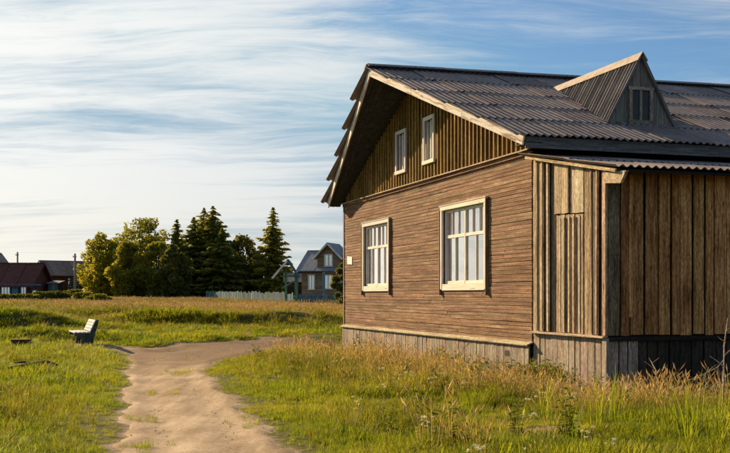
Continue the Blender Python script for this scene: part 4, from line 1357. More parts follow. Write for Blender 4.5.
board('cornice_board', (pxl(-60), yw - 0.02, hw_ - 0.02), (pxl(40), yw - 0.02, hw_ - 0.02), 0.12, 0.06, (0, -1, 0), M['blue_paint'], rh)

# pale little shed to its right
Ys = 97
sx = at_px(53, Ys)
gs = gz(sx, Ys)
sh = empty('small_shed', loc=(sx, Ys, gs))
tag(sh, 'small pale shed between the two far houses on the left', 'shed')
hs = EYE + (HY - 283.5) * Ys / F_PX - gs
mesh_obj('wall', [(-0.45, 0, -0.2), (0.45, 0, -0.2), (0.45, 1.6, -0.2), (-0.45, 1.6, -0.2), (-0.45, 0, hs), (0.45, 0, hs), (0.45, 1.6, hs + 0.2), (-0.45, 1.6, hs + 0.2)], BOX_F, M['dark_core'], sh)
for i in range(5):
    board('wall_board', (-0.36 + 0.18 * i, -0.02, -0.1), (-0.36 + 0.18 * i, -0.02, hs - 0.01), 0.165, 0.03, (0, -1, 0), M['pale_paint'], sh)
roof_slab('roof_panel', (-0.6, -0.2, hs), (0.6, -0.2, hs), (0.6, 1.8, hs + 0.25), (-0.6, 1.8, hs + 0.25), 0.05, M['old_roof'], sh, 3)

# brown house with the grey roof behind
Y2 = 122
gx = at_px(65, Y2)
g2 = gz(gx, Y2)
hr2 = EYE + (HY - 261) * Y2 / F_PX - g2
hw2 = EYE + (HY - 273.5) * (Y2 - 3) / F_PX - g2
M['brown_roof'] = sheet_mat('brown_grey_roof', (0.14, 0.095, 0.075), (0.25, 0.18, 0.145), (0.36, 0.275, 0.225))
bh = gable_house('village_house', 'brown wooden house with grey slate roof behind the red-roofed house', gx, Y2, 0.62, 5.4, 5.2, hw2, hr2, M['red_wall'], M['brown_roof'], M['pale_plank'], 0.4)
small_window(bh, -0.6, 0.7, 0.9, hw2 - 0.4, -2.6 - 0.065, M['pale_paint'], None, 1)
small_window(bh, 1.3, 1.9, 0.9, hw2 - 0.4, -2.6 - 0.065, M['pale_paint'], None, 0)
for i in range(9):                                       # boarded gable that looks towards the camera's left
    yb_ = -2.1 + 4.2 * i / 8
    zt = hw2 + (hr2 - hw2) * (1 - abs(yb_) / 2.6) - 0.12
    board('gable_board', (-2.7 - 0.10, yb_, hw2 - 0.1), (-2.7 - 0.10, yb_, zt), 0.46, 0.04, (-1, 0, 0), M['log'], bh)
# third roof at the very edge
Y3 = 128
x3 = at_px(-14, Y3)
g3 = gz(x3, Y3)
gable_house('village_house', 'far house whose pale roof edge shows above the red roof at the left edge', x3, Y3, 1.35, 6, 5.0, EYE + (HY - 276) * Y3 / F_PX - g3, EYE + (HY - 252) * Y3 / F_PX - g3, M['red_wall'], M['old_roof'], M['pale_plank'], 0.3)

def pole(px, top, Y, label, r=0.13):
    x = at_px(px, Y)
    h = tall_at(top, Y, x)
    p = empty('utility_pole', loc=(x, Y, gz(x, Y)))
    tag(p, label, 'pole', 'village utility poles')
    tube('shaft', [(0, 0, -0.4), (0.01, 0, h * 0.5), (0, 0, h)], [r, r * 0.9, r * 0.72], M['plinth'], p, 8)
    board('crossarm', (-0.16, -r - 0.02, h - 0.3), (0.16, -r - 0.02, h - 0.3), 0.08, 0.08, (0, -1, 0), M['plinth'], p)
    for s in (-0.12, 0.12):
        tube('insulator', [(s, -r - 0.02, h - 0.26), (s, -r - 0.02, h - 0.16)], [0.035, 0.02], M['enamel'], p, 6)
pole(17.5, 252, 104, 'wooden utility pole rising behind the red roof', 0.11)
pole(75, 253.5, 92, 'pale wooden utility pole in front of the grey-roofed house', 0.115)
pole(87, 257, 135, 'thin distant utility pole beside the birches', 0.09)

# log house right of the gate
Y4 = 82
x4 = at_px(326, Y4)
g4 = gz(x4, Y4)
def z4(py, Y=Y4):
    return EYE + (HY - py) * Y / F_PX - g4
lh = gable_house('log_house', 'far log house with grey-blue metal roof and upper gable window', x4 + 1.0, Y4 + 1.5, -0.32, 4.6, 4.4, z4(268), z4(250), M['log'], M['metal_roof'], M['old_white'], 0.4, plank=0.2)
wl = z4(268)
ywl = -2.2 - 0.065
small_window(lh, -1.75, -1.25, wl - 1.65, wl - 0.6, ywl, M['white_frame'], None, 1)
small_window(lh, -0.45, 0.25, wl - 1.6, wl - 0.6, ywl, M['white_frame'], None, 1)
small_window(lh, 1.0, 1.6, wl - 1.6, wl - 0.6, ywl, M['white_frame'], None, 1)
# gabled dormer storey facing the camera
dm = empty('dormer', lh)
dx0, dx1, dz0, dz1, dzr = -1.0, 0.9, wl - 0.05, wl + 1.0, z4(243.5)
yf_ = -2.28
mesh_obj('dormer_wall', [(dx0, yf_, dz0), (dx1, yf_, dz0), (dx1, 0, dz0), (dx0, 0, dz0), (dx0, yf_, dz1), (dx1, yf_, dz1), (dx1, 0, dz1), (dx0, 0, dz1), ((dx0 + dx1) / 2, yf_, dzr - 0.06), ((dx0 + dx1) / 2, 0, dzr - 0.06)],
         [(0, 1, 5, 8, 4), (1, 2, 6, 5), (3, 0, 4, 7), (2, 3, 7, 9, 6), (4, 8, 9, 7), (5, 6, 9, 8)], M['log'], dm)
xm = (dx0 + dx1) / 2
kk = (dzr - dz1) / ((dx1 - dx0) / 2)
for s in (-1, 1):
    xe = xm + s * ((dx1 - dx0) / 2 + 0.3)
    zee = dz1 - kk * 0.3
    if s < 0:
        roof_slab('dormer_roof_panel', (xe, yf_ - 0.35, zee), (xm, yf_ - 0.35, dzr), (xm, 0.3, dzr), (xe, 0.3, zee), 0.05, M['metal_roof'], dm, 4)
    else:
        roof_slab('dormer_roof_panel', (xm + 0.004, yf_ - 0.35, dzr), (xe, yf_ - 0.35, zee), (xe, 0.3, zee), (xm + 0.004, 0.3, dzr), 0.05, M['metal_roof'], dm, 4)
    board('dormer_bargeboard', (xe, yf_ - 0.37, zee - 0.03), (xm, yf_ - 0.37, dzr - 0.03), 0.14, 0.04, (0, -1, 0), M['old_white'], dm)
for i, (a, b) in enumerate((((xm - 0.32, dz0 + 0.25), (xm - 0.32, dz1 + 0.02)), ((xm + 0.32, dz0 + 0.25), (xm + 0.32, dz1 + 0.02)), ((xm, dz0 + 0.25), (xm, dz1 + 0.02)))):
    board('dormer_window_frame', (a[0], yf_ - 0.035, a[1]), (b[0], yf_ - 0.035, b[1]), 0.09, 0.05, (0, -1, 0), M['white_frame'], dm)
for z_ in (dz0 + 0.2, dz1 + 0.06):
    board('dormer_window_frame', (xm - 0.38, yf_ - 0.038, z_), (xm + 0.38, yf_ - 0.038, z_), 0.09, 0.05, (0, -1, 0), M['white_frame'], dm)
box('dormer_pane', (xm - 0.275, yf_ - 0.02, dz0 + 0.25), (xm + 0.275, yf_ - 0.012, dz1 + 0.01), M['glass'], dm)

# dark shed between gate and log house
Y5 = 90
x5 = at_px(306, Y5)
g5 = gz(x5, Y5)
ds = gable_house('dark_shed', 'low dark shed behind the gate canopy', x5, Y5, 0.1, 3.4, 3.2, EYE + (HY - 281) * Y5 / F_PX - g5, EYE + (HY - 273) * Y5 / F_PX - g5, M['dark_plank'], M['old_roof'], M['dark_plank'], 0.2)
ds['category'] = 'shed'

# gate canopy ---------------------------------------------------------
Yg = 74.0
gxc = at_px(291, Yg)
gg = gz(gxc, Yg)
gc = empty('gate_canopy', loc=(gxc, Yg, gg))
tag(gc, 'green wooden gate with small pitched canopy roof between fence and log house', 'gate')
def gpx(px, Y=Yg):
    return (px - CX) / F_PX * Y - gxc
def gpz(py, Y=Yg):
    return EYE + (HY - py) * Y / F_PX - gg
board('post', (gpx(286), 0.0, -0.3), (gpx(286), 0.0, gpz(266)), 0.14, 0.14, (0, -1, 0), M['green_paint'], gc)
board('post', (gpx(296.3), 0.0, -0.3), (gpx(296.3), 0.0, gpz(273)), 0.24, 0.2, (0, -1, 0), M['green_paint'], gc)
board('post', (gpx(324), -0.4, -0.3), (gpx(324), -0.4, gpz(272)), 0.20, 0.18, (0, -1, 0), M['blue_paint'], gc)
board('beam', (gpx(280), -0.12, gpz(276)), (gpx(299), -0.12, gpz(276)), 0.12, 0.1, (0, -1, 0), M['green_paint'], gc)
board('beam', (gpx(297.8), -0.25, gpz(272.2)), (gpx(324), -0.35, gpz(272.2)), 0.10, 0.1, (0, -1, 0), M['dark_plank'], gc)
board('brace', (gpx(282), -0.15, gpz(288)), (gpx(294.5), -0.15, gpz(281)), 0.10, 0.06, (0, -1, 0), M['green_paint'], gc)
apx = Vector((gpx(288.5), 0, gpz(260)))
for s, ex_, ez_ in ((-1, gpx(273), gpz(278)), (1, gpx(299.5), gpz(277))):
    e_ = Vector((ex_, 0, ez_))
    for k in range(4):
        y0 = -0.65 + 0.34 * k
        d_ = Vector((0, 0.33, 0))
        a_, b_ = apx + Vector((s * 0.01, y0, 0)), e_ + Vector((0, y0, 0))
        up = Vector((0, 0, 0.05))
        hexa('canopy_board', [a_, b_, b_ + d_, a_ + d_, a_ + up, b_ + up, b_ + d_ + up, a_ + d_ + up], M['plinth'] if s < 0 else M['dark_plank'], gc)
    board('canopy_rafter', e_ + Vector((0, -0.70, -0.03)), apx + Vector((0, -0.70, -0.03)), 0.15, 0.05, (0, -1, 0), M['old_white'] if s < 0 else M['blue_paint'], gc)

# fences ---------------------------------------------------------------
def fence(name, label, p0, p1, h, w_, gap, mats, rails=2, rail_mat=None):
    p0, p1 = Vector(p0), Vector(p1)
    d = p1 - p0
    L = d.length
    rz = math.atan2(d.y, d.x)
    r = empty(name, loc=(p0.x, p0.y, gz(p0.x, p0.y)), rz=rz)
    tag(r, label, 'fence')
    z0 = gz(p0.x, p0.y)
    n = int(L / (w_ + gap))
    rr = random.Random(len(label))
    for i in range(n):
        s = (i + 0.5) * (w_ + gap)
        q = p0 + d.normalized() * s
        z = gz(q.x, q.y) - z0
        hh = h * rr.uniform(0.9, 1.06)
        board('picket', (s, rr.uniform(-0.01, 0.01), z - 0.05), (s + rr.uniform(-0.02, 0.02), 0, z + hh), w_ * rr.uniform(0.8, 1.05), 0.03, (0, -1, 0), rr.choice(mats), r)
    z1 = gz(p1.x, p1.y) - z0
    for k in range(rails):
        zz = h * (0.25 + 0.5 * k)
        board('rail', (0, 0.045, zz), (L, 0.045, z1 + zz), 0.08, 0.05, (0, -1, 0), rail_mat or mats[0], r)
    m = max(2, int(L / 4))
    for i in range(m + 1):
        s = L * i / m
        q = p0 + d.normalized() * min(s, L)
        z = gz(q.x, q.y) - z0
        board('fence_post', (s, 0.11, z - 0.3), (s, 0.11, z + h * 0.98), 0.11, 0.08, (0, -1, 0), M['plinth'], r)
    return r
fence('picket_fence', 'long faded white picket fence in front of the spruces', (at_px(206, 100), 100), (at_px(294, 75), 75), 0.95, 0.24, 0.10, [M['pale_paint']] * 4 + [M['blue_paint']] * 2 + [M['green_paint']] + [M['fascia']])
fence('picket_fence', 'blue picket fence between the green post and the blue post', (at_px(299, 74), 74), (at_px(323, 73), 73.3), 0.85, 0.11, 0.09, [M['blue_paint']])
fence('picket_fence', 'short dark green fence right of the blue post by the log house', (at_px(326, 74), 74), (at_px(350, 73), 73), 0.75, 0.13, 0.08, [M['green_paint'], M['blue_paint']])

# ------------------------------------------------------------------ bench, block, log
bx, by = on_ground(84, 346)
bench = empty('park_bench', loc=(bx, by, gz(bx, by)), rz=math.radians(21))
tag(bench, 'lone wooden bench with pale slats and dark sides on the meadow', 'bench')
# local: bench faces -X; its length along Y (away from the camera)
def prism_y(name, pts, y0, y1, mat, parent):
    n = len(pts)
    vs = [(p[0], y0, p[1]) for p in pts] + [(p[0], y1, p[1]) for p in pts]
    fs = [tuple(range(n)), tuple(range(2 * n - 1, n - 1, -1))] + [(i, n + i, n + (i + 1) % n, (i + 1) % n)[::-1] for i in range(n)]
    o = mesh_obj(name, vs, fs, mat, parent)
    bm = bmesh.new(); bm.from_mesh(o.data)
    bmesh.ops.recalc_face_normals(bm, faces=bm.faces)
    bm.to_mesh(o.data); bm.free()
    return o
prof = [(-0.18, -0.1), (0.17, -0.1), (0.19, 0.26), (0.30, 0.60), (0.33, 0.76), (0.27, 0.80), (0.20, 0.66), (0.08, 0.40), (-0.34, 0.40), (-0.36, 0.33), (-0.15, 0.30)]
for y_ in (-0.78, 0.70):
    prism_y('side_panel', prof, y_, y_ + 0.08, M['bench_side'], bench)
for i in range(4):
    x_ = -0.30 + 0.115 * i
    board('seat_slat', (x_, -0.84, 0.425), (x_, 0.84, 0.425), 0.095, 0.035, (0, 0, 1), M['bench_slat'], bench)
for i in range(4):
    k = (i + 0.5) / 4
    x_, z_ = 0.11 + 0.15 * k, 0.45 + 0.33 * k
    board('back_slat', (x_ - 0.02, -0.84, z_), (x_ - 0.02, 0.84, z_), 0.08, 0.03, (-0.9, 0, 0.42), M['bench_slat'], bench)

tx, ty = on_ground(20.5, 348)
blk = empty('timber_block', loc=(tx, ty, gz(tx, ty)), rz=0.25)
tag(blk, 'short dark block of stacked timber lying in the grass left of the bench', 'timber')
for i, (xx, zz) in enumerate(((0, 0.06), (0.01, 0.185))):
    for j in range(3):
        board('timber', (-0.25 + xx + rj.uniform(-0.02, 0.02), -0.16 + 0.14 * j, zz), (0.25 + xx + rj.uniform(-0.02, 0.02), -0.16 + 0.14 * j, zz), 0.13, 0.12, (0, 0, 1), M['red_wall'], blk)

lx_, ly_ = on_ground(34, 373)
lg = empty('fallen_log', loc=(lx_, ly_, gz(lx_, ly_)), rz=0.12)
tag(lg, 'dark weathered fallen branch lying in the grass left of the track', 'log')
pts = [(-0.75, 0, 0.03), (-0.4, 0.03, 0.08), (-0.05, 0, 0.13), (0.22, -0.04, 0.15), (0.42, 0.02, 0.11)]
tube('trunk', pts, [0.03, 0.055, 0.08, 0.10, 0.05], M['dark_plank'], lg, 9)
tube('branch', [(-0.05, 0, 0.12), (-0.2, 0.1, 0.2), (-0.4, 0.14, 0.19)], [0.035, 0.025, 0.01], M['dark_plank'], lg, 6)
tube('branch', [(0.15, 0, 0.13), (0.05, -0.12, 0.14), (-0.12, -0.2, 0.05)], [0.04, 0.03, 0.012], M['dark_plank'], lg, 6)

# ------------------------------------------------------------------ grass
def blade_tuft(name, nblades, h0, h1, spread, width, lean, mat, seed, heads=None, head_mat=None):
    rng = np.random.default_rng(seed)
    vs, fs, tone, mi = [], [], [], []
    for i in range(nblades):
        a = rng.random() * 6.283
        r = spread * math.sqrt(rng.random())
        p = np.array([r * math.cos(a), r * math.sin(a), -0.01])
        h = h0 + (h1 - h0) * rng.random()
        la = a + rng.normal() * 0.9
        ln = lean * (0.3 + rng.random()) * h
        d = np.array([math.cos(la), math.sin(la), 0])
        wv = np.array([-d[1], d[0], 0]) * width * (0.6 + 0.6 * rng.random())
        tn = rng.random()
        b = len(vs)
        c1 = p + np.array([0, 0, h * 0.5]) + d * ln * 0.25
        c2 = p + np.array([0, 0, h * 0.85]) + d * ln * 0.68
        c3 = p + np.array([0, 0, h]) + d * ln * 1.05
        vs += [p - wv, p + wv, c1 - wv * 0.8, c1 + wv * 0.8, c2 - wv * 0.5, c2 + wv * 0.5, c3]
        fs += [(b, b + 1, b + 3, b + 2), (b + 2, b + 3, b + 5, b + 4), (b + 4, b + 5, b + 6)]
        mi += [0, 0, 0]
        tone += [tn] * 7
        if heads and rng.random() < heads:
            for q in range(3):
                e = len(vs)
                an = rng.random() * 6.283
                o = np.array([math.cos(an), math.sin(an), 0.0]) * (0.005 + 0.006 * rng.random())
                t0 = c3 + (c2 - c3) * 0.9
                mid = c3 + (c2 - c3) * 0.3
                top = c3 + d * 0.015 + np.array([0, 0, 0.03])
                vs += [t0, mid + o, top, mid - o]
                fs += [(e, e + 1, e + 2, e + 3)]
                mi += [1]
                tone += [rng.random()] * 4
    me = bpy.data.meshes.new(name)
    me.from_pydata([tuple(v) for v in vs], [], fs)
    me.materials.append(mat)
    if head_mat:
        me.materials.append(head_mat)
        me.polygons.foreach_set('material_index', mi)
    at = me.attributes.new('tone', 'FLOAT', 'POINT')
    at.data.foreach_set('value', np.array(tone, np.float32))
    me.update()
    return bpy.data.objects.new(name, me)

def weed_plant(name, H, nleaf, size, mat, seed, flowers=0):
    rng = np.random.default_rng(seed)
    vs, fs, tone, mi = [], [], [], []
    for s in range(5):
        a = rng.random() * 6.283
        top = np.array([0.25 * H * math.cos(a) * rng.random(), 0.25 * H * math.sin(a) * rng.random(), H * (0.65 + 0.35 * rng.random())])
        b = len(vs)
        wv = np.array([-math.sin(a), math.cos(a), 0]) * 0.004
        vs += [-wv, wv, top + wv * 0.6, top - wv * 0.6]
        fs.append((b, b + 1, b + 2, b + 3)); mi.append(0); tone += [0.5] * 4
        for i in range(nleaf // 5):
            u = 0.1 + 0.9 * rng.random()
            c = top * u
            aa = rng.random() * 6.283
            d = np.array([math.cos(aa), math.sin(aa), 0.25 + 0.4 * rng.normal() * 0.6])
            w = np.array([-d[1], d[0], rng.normal() * 0.4])
            l = size * (0.5 + 0.8 * rng.random()) * (1.2 - 0.6 * u)
            b = len(vs)
            vs += [c, c + d * l * 0.5 + w * l * 0.24, c + d * l + np.array([0, 0, -0.2 * l]), c + d * l * 0.5 - w * l * 0.24]
            fs.append((b, b + 1, b + 2, b + 3)); mi.append(0); tone += [rng.random()] * 4
        if flowers and s < flowers:
            for i in range(26):                       # flat white umbel
                rr = 0.042 * math.sqrt(rng.random()); an = rng.random() * 6.283
                c = top + np.array([rr * math.cos(an), rr * math.sin(an), 0.02 - rr * 0.25 + 0.01 * rng.normal()])
                z = 0.009
                b = len(vs)
                t1 = rng.normal(size=3) * 0.4 + np.array([1, 0, 0]); t2 = rng.normal(size=3) * 0.4 + np.array([0, 1, 0.3])
                vs += [c - t1 * z, c - t2 * z, c + t1 * z, c + t2 * z]
                fs.append((b, b + 1, b + 2, b + 3)); mi.append(1); tone += [rng.random()] * 4
    me = bpy.data.meshes.new(name)
    me.from_pydata([tuple(v) for v in vs], [], fs)
    me.materials.append(mat)
    me.materials.append(M['petal'])
    me.polygons.foreach_set('material_index', mi)
    at = me.attributes.new('tone', 'FLOAT', 'POINT')
    at.data.foreach_set('value', np.array(tone, np.float32))
    me.update()
    return bpy.data.objects.new(name, me)

def source(name, objs):
    c = bpy.data.collections.new(name)
    for o in objs:
        c.objects.link(o)
    return c

def scatter(name, label, cat, coll, x, y, scale, nvar, seed, lift=0.0):
    """plants nobody could count, one object: copies of a few tufts on the ground"""
    rng = np.random.default_rng(seed)
    z = ground_z(x, y) + lift
    me = bpy.data.meshes.new(name)
    n = len(x)
    me.vertices.add(n)
    me.vertices.foreach_set('co', np.column_stack([x, y, z]).astype(np.float32).ravel())
    a = me.attributes.new('rot', 'FLOAT_VECTOR', 'POINT')
    a.data.foreach_set('vector', np.column_stack([rng.normal(size=n) * 0.1, rng.normal(size=n) * 0.1, rng.random(n) * 6.283]).astype(np.float32).ravel())
    a = me.attributes.new('scl', 'FLOAT_VECTOR', 'POINT')
    s = np.asarray(scale)
    if s.ndim == 1:
        s = np.column_stack([s, s, s])
    a.data.foreach_set('vector', s.astype(np.float32).ravel())
    a = me.attributes.new('pick', 'INT', 'POINT')
    a.data.foreach_set('value', rng.integers(0, nvar, n).astype(np.int32))
    o = link(bpy.data.objects.new(name, me))
    tag(o, label, cat, kind='stuff')
    ng = bpy.data.node_groups.new(name, 'GeometryNodeTree')
    ng.interface.new_socket('Geometry', in_out='INPUT', socket_type='NodeSocketGeometry')
    ng.interface.new_socket('Geometry', in_out='OUTPUT', socket_type='NodeSocketGeometry')
    N = ng.nodes
    gi, go = N.new('NodeGroupInput'), N.new('NodeGroupOutput')
    ci = N.new('GeometryNodeCollectionInfo')
    ci.inputs['Collection'].default_value = coll
    ci.inputs['Separate Children'].default_value = True
    ci.inputs['Reset Children'].default_value = True
    iop = N.new('GeometryNodeInstanceOnPoints')
    iop.inputs['Pick Instance'].default_value = True
    def attr(nm, dt):
        q = N.new('GeometryNodeInputNamedAttribute')
        q.data_type = dt
        q.inputs['Name'].default_value = nm
        return q.outputs[0]
    L = ng.links
    L.new(gi.outputs[0], iop.inputs['Points'])
    L.new(ci.outputs[0], iop.inputs['Instance'])
    L.new(attr('pick', 'INT'), iop.inputs['Instance Index'])
    L.new(attr('rot', 'FLOAT_VECTOR'), iop.inputs['Rotation'])
    L.new(attr('scl', 'FLOAT_VECTOR'), iop.inputs['Scale'])
    L.new(iop.outputs[0], go.inputs[0])
    md = o.modifiers.new('scatter', 'NODES')
    md.node_group = ng
    return o

def field(n, y0, y1, power, seed, amin=-27, amax=27):
    """random spots in the wedge of meadow before the camera, thinning out with distance"""
    rng = np.random.default_rng(seed)
    u = rng.random(n)
    if abs(power) < 1e-6:
        Y = y0 * (y1 / y0) ** u
    else:
        Y = (y0 ** power + u * (y1 ** power - y0 ** power)) ** (1 / power)
    X = np.tan(np.radians(amin + (amax - amin) * rng.random(n))) * Y
    return X, Y

def patchy(x, y, s, o=0.0):
    return 0.5 + 0.25 * np.sin(x * s + 1.3 * np.sin(y * s * 0.7 + o)) + 0.25 * np.sin(y * s * 1.2 + 1.7 * np.sin(x * s * 0.6 + 2 * o))

def free_of_house(x, y, m=0.06):
    lx, ly = house_local(x, y)
    main = (lx > -0.1 - m) & (ly > -0.05) & (ly < WID + 0.1 + m) & (lx < LEN + 1)
    lt = (lx > -0.06 - m) & (ly > LT_Y - 0.05 - m) & (ly <= 0.1) & (lx < LT_LEN + 1)
    return ~(main | lt)

rs_ = np.random.default_rng(99)
SPOTS = [(bx, by, 0.75), (tx, ty - 0.25, 0.7), (lx_, ly_ - 0.3, 0.85)]
def clear_of_things(x, y):
    ok_ = np.ones(np.shape(x), bool)
    for a, b, r in SPOTS:
        ok_ &= np.hypot(x - a, (y - b) * 0.8) > r
    return ok_

short = source('short_tufts', [blade_tuft('tuft_short_%d' % i, 36, 0.05, 0.17, 0.13, 0.0042, 0.7, M['lush'], 200 + i) for i in range(5)])
mid = source('mid_tufts', [blade_tuft('tuft_mid_%d' % i, 30, 0.16, 0.42, 0.13, 0.0045, 0.5, M['grass'], 220 + i, 0.12, M['dry']) for i in range(5)])
tall = source('tall_tufts', [blade_tuft('tuft_tall_%d' % i, 24, 0.25, 0.62, 0.14, 0.0034, 0.40, M['dry'], 240 + i, 0.6, M['pinkhead']) for i in range(5)])
weeds = source('weeds', [weed_plant('weed_%d' % i, 0.55, 60, 0.11, M['weed'], 260 + i) for i in range(4)])
flow = source('flowers', [weed_plant('flower_%d' % i, 0.6, 24, 0.07, M['weed'], 280 + i, 4) for i in range(4)])
long_ = source('long_blades', [blade_tuft('long_%d' % i, 16, 0.4, 0.85, 0.10, 0.0075, 0.55, M['lush'], 300 + i) for i in range(4)])

# short grass everywhere but the track
X, Y = field(64000, 6.5, 56, 0.45, 1)
s = soil_mask(X, Y)
d_path = poly_dist(X, Y, PATH_POLY)
keep = free_of_house(X, Y) & ((s < 0.36 + 0.55 * rs_.random(len(X)) ** 2.2) | (rs_.random(len(X)) < 0.012)) & (rs_.random(len(X)) < 0.45 + 0.8 * patchy(X, Y, 0.9))
X, Y, d_path = X[keep], Y[keep], d_path[keep]
sc = np.where(clear_of_things(X, Y), 1.0, 0.45) * (1 - 0.55 * trod(X, Y)) * (0.55 + 0.75 * patchy(X, Y, 0.7, 1.0)) * np.clip(0.30 + d_path / 1.4, 0.30, 1.0) * np.where(s[keep] > 0.5, 0.6, 1.0) * (0.75 + 0.5 * rs_.random(len(X)))
far_w = np.clip(Y / 16, 1, 2.2)
scatter('short_grass', 'short yellow-green grass of the near meadow', 'grass', short, X, Y, np.column_stack([sc * far_w, sc * far_w, sc]), 5, 2)

# a few tufts that grow on the track itself
tp = [on_ground(*p) for p in ((176, 372), (181, 374), (170, 371), (186, 371), (140, 417), (147, 418), (143, 447), (153, 446), (236, 418), (243, 424), (160, 392))]
tq = np.array([(a + rs_.normal() * 0.13, b + rs_.normal() * 0.16) for a, b in tp for _ in range(5)])
scatter('track_grass', 'small grass tufts growing on the dirt track', 'grass', short, tq[:, 0], tq[:, 1], 0.3 + 0.3 * rs_.random(len(tq)), 5, 33, 0.02)

def pebble(name, seed):
    rng = np.random.default_rng(seed)
    bm = bmesh.new()
    bmesh.ops.create_icosphere(bm, subdivisions=1, radius=1.0)
    for v in bm.verts:
        v.co = Vector((v.co.x * 1.25, v.co.y, v.co.z * 0.62)) * (0.75 + 0.5 * rng.random())
    me = bpy.data.meshes.new(name); bm.to_mesh(me); bm.free()
    me.materials.append(M['stone'])
    return bpy.data.objects.new(name, me)
stones = source('stones', [pebble('pebble_%d' % i, 400 + i) for i in range(5)])
X, Y = field(7000, 7.5, 32, 0.4, 71, -22, 0)
keep = in_poly(X, Y, PATH_POLY) & (rs_.random(len(X)) < 0.15 + 0.85 * patchy(X, Y, 2.1, 1.0))
X, Y = X[keep], Y[keep]
scatter('pebbles', 'grit and small stones lying on the dirt track', 'pebbles', stones, X, Y, 0.004 + 0.011 * rs_.random(len(X)) ** 3, 5, 72, 0.016)

# mid-height grass in drifts
X, Y = field(34000, 7.0, 46, 0.35, 3)
s = soil_mask(X, Y)
d_path = np.minimum(poly_dist(X, Y, PATH_POLY), poly_dist(X, Y, BRANCH_POLY))
lx, ly = house_local(X, Y)
right = np.clip((X - (-1.2 + 0.02 * Y)) / 2.5, 0, 1)
prob = 0.10 + 0.55 * np.clip(patchy(X, Y, 0.55, 0.5) - 0.30, 0, 1) + 0.30 * right
prob = prob * np.where((X < -1.0) & (Y > 23), 0.15, 1.0)
lefty = (X < -3) & (Y < 24)
prob = np.where(lefty, prob * 0.4, prob)
prob = prob * (1 - trod(X, Y))
keep = clear_of_things(X, Y) & free_of_house(X, Y) & (s < 0.25) & (d_path > 0.30) & (rs_.random(len(X)) < prob)
X, Y, d_path = X[keep], Y[keep], d_path[keep]
lx, ly = house_local(X, Y)
nearh = np.clip((np.maximum(-lx, np.where(ly < 0, LT_Y - ly, -9)) ) / 2.0, 0.35, 1.0)
sc = (0.45 + 0.5 * rs_.random(len(X))) * np.clip(0.35 + d_path / 2.2, 0.4, 1.0) * nearh * np.where(X > 1.0, 0.72, 1.0) * np.where((Y < 11.3) & (X > -0.5), 0.6, 1.0)
fw = np.clip(Y / 18, 1, 2.2)
scatter('meadow_grass', 'knee-high meadow grass growing in drifts', 'grass', mid, X, Y, np.column_stack([sc * fw, sc * fw, sc]), 5, 4)

# tall dry grass by the house
X, Y = field(30000, 8.5, 36, 0.4, 5, -12, 27)
lx, ly = house_local(X, Y)
dh = np.where((ly > 0), np.maximum(-lx, 0) , np.hypot(np.maximum(-lx, 0), np.maximum(LT_Y - ly, 0)))
dh = np.where(ly > WID, np.hypot(np.maximum(-lx, 0), ly - WID), dh)
prob = 0.75 * np.exp(-(dh / 2.4) ** 2) * (0.15 + 0.85 * patchy(X, Y, 0.9, 2.0)) + 0.10 * np.clip(patchy(X, Y, 1.1, 4.0) - 0.55, 0, 1) * (X > 0)
prob = prob * (1 - trod(X, Y))
d_path = poly_dist(X, Y, PATH_POLY)
keep = free_of_house(X, Y, 0.1) & (soil_mask(X, Y) < 0.15) & (d_path > 0.8) & (rs_.random(len(X)) < prob)
X, Y = X[keep], Y[keep]
lx, ly = house_local(X, Y)
sc = (0.42 + 0.55 * rs_.random(len(X)) ** 1.5 * (0.4 + 1.2 * patchy(X, Y, 1.7, 9.0))) * np.clip(np.maximum(-lx, np.where(ly < 0, LT_Y - ly, -9)) / 1.6, 0.5, 1.0)
scatter('dry_grass', 'tall dry reddish grass along the foot of the house', 'grass', tall, X, Y, sc, 5, 6)

# dry seeding grass over the far meadow
X, Y = field(42000, 33, 125, 1.0, 7, -24, 3)
far_ok = free_of_house(X, Y) & (soil_mask(X, Y) < 0.2) & (rs_.random(len(X)) < (0.2 + 0.9 * patchy(X * 0.6, Y, 0.16, 1.0)) * np.clip((Y - 40) / 9, 0, 1))
X, Y = X[far_ok], Y[far_ok]
sc = (0.35 + 0.3 * rs_.random(len(X)))
fw = np.clip(Y / 22, 1.2, 4.0)
scatter('far_dry_grass', 'pinkish seeding grass covering the far meadow', 'grass', tall, X, Y, np.column_stack([sc * fw, sc * fw, sc]), 5, 8)
X, Y = field(30000, 33, 120, 0.9, 17, -24, 3)
far_ok = free_of_house(X, Y) & (soil_mask(X, Y) < 0.2) & (rs_.random(len(X)) < (0.12 + 0.9 * (1 - patchy(X * 0.6, Y, 0.16, 1.0))) * np.clip((Y - 36) / 9, 0.05, 1))
X, Y = X[far_ok], Y[far_ok]
sc = (0.45 + 0.4 * rs_.random(len(X)))
fw = np.clip(Y / 22, 1.2, 4.0)
scatter('far_green_grass', 'green grass between the pinkish drifts of the far meadow', 'grass', mid, X, Y, np.column_stack([sc * fw, sc * fw, sc]), 5, 18)

# weeds and white flowers
def weed_spots(n, seed, power=0.4):
    X, Y = field(n, 8, 34, power, seed, -24, 27)
    return X, Y
X, Y = weed_spots(9000, 21)
lx, ly = house_local(X, Y)
dh = np.where((ly > 0), np.maximum(-lx, 0), np.hypot(np.maximum(-lx, 0), np.maximum(LT_Y - ly, 0)))
prob = 0.5 * np.exp(-(dh / 1.5) ** 2) * patchy(X, Y, 1.2, 3.0) * (ly > -2.9) + 0.05 * np.clip(patchy(X, Y, 1.0, 7) - 0.4, 0, 1)
keep = free_of_house(X, Y, 0.1) & (soil_mask(X, Y) < 0.1) & (poly_dist(X, Y, PATH_POLY) > 0.7) & (rs_.random(len(X)) < prob)
X, Y = X[keep], Y[keep]
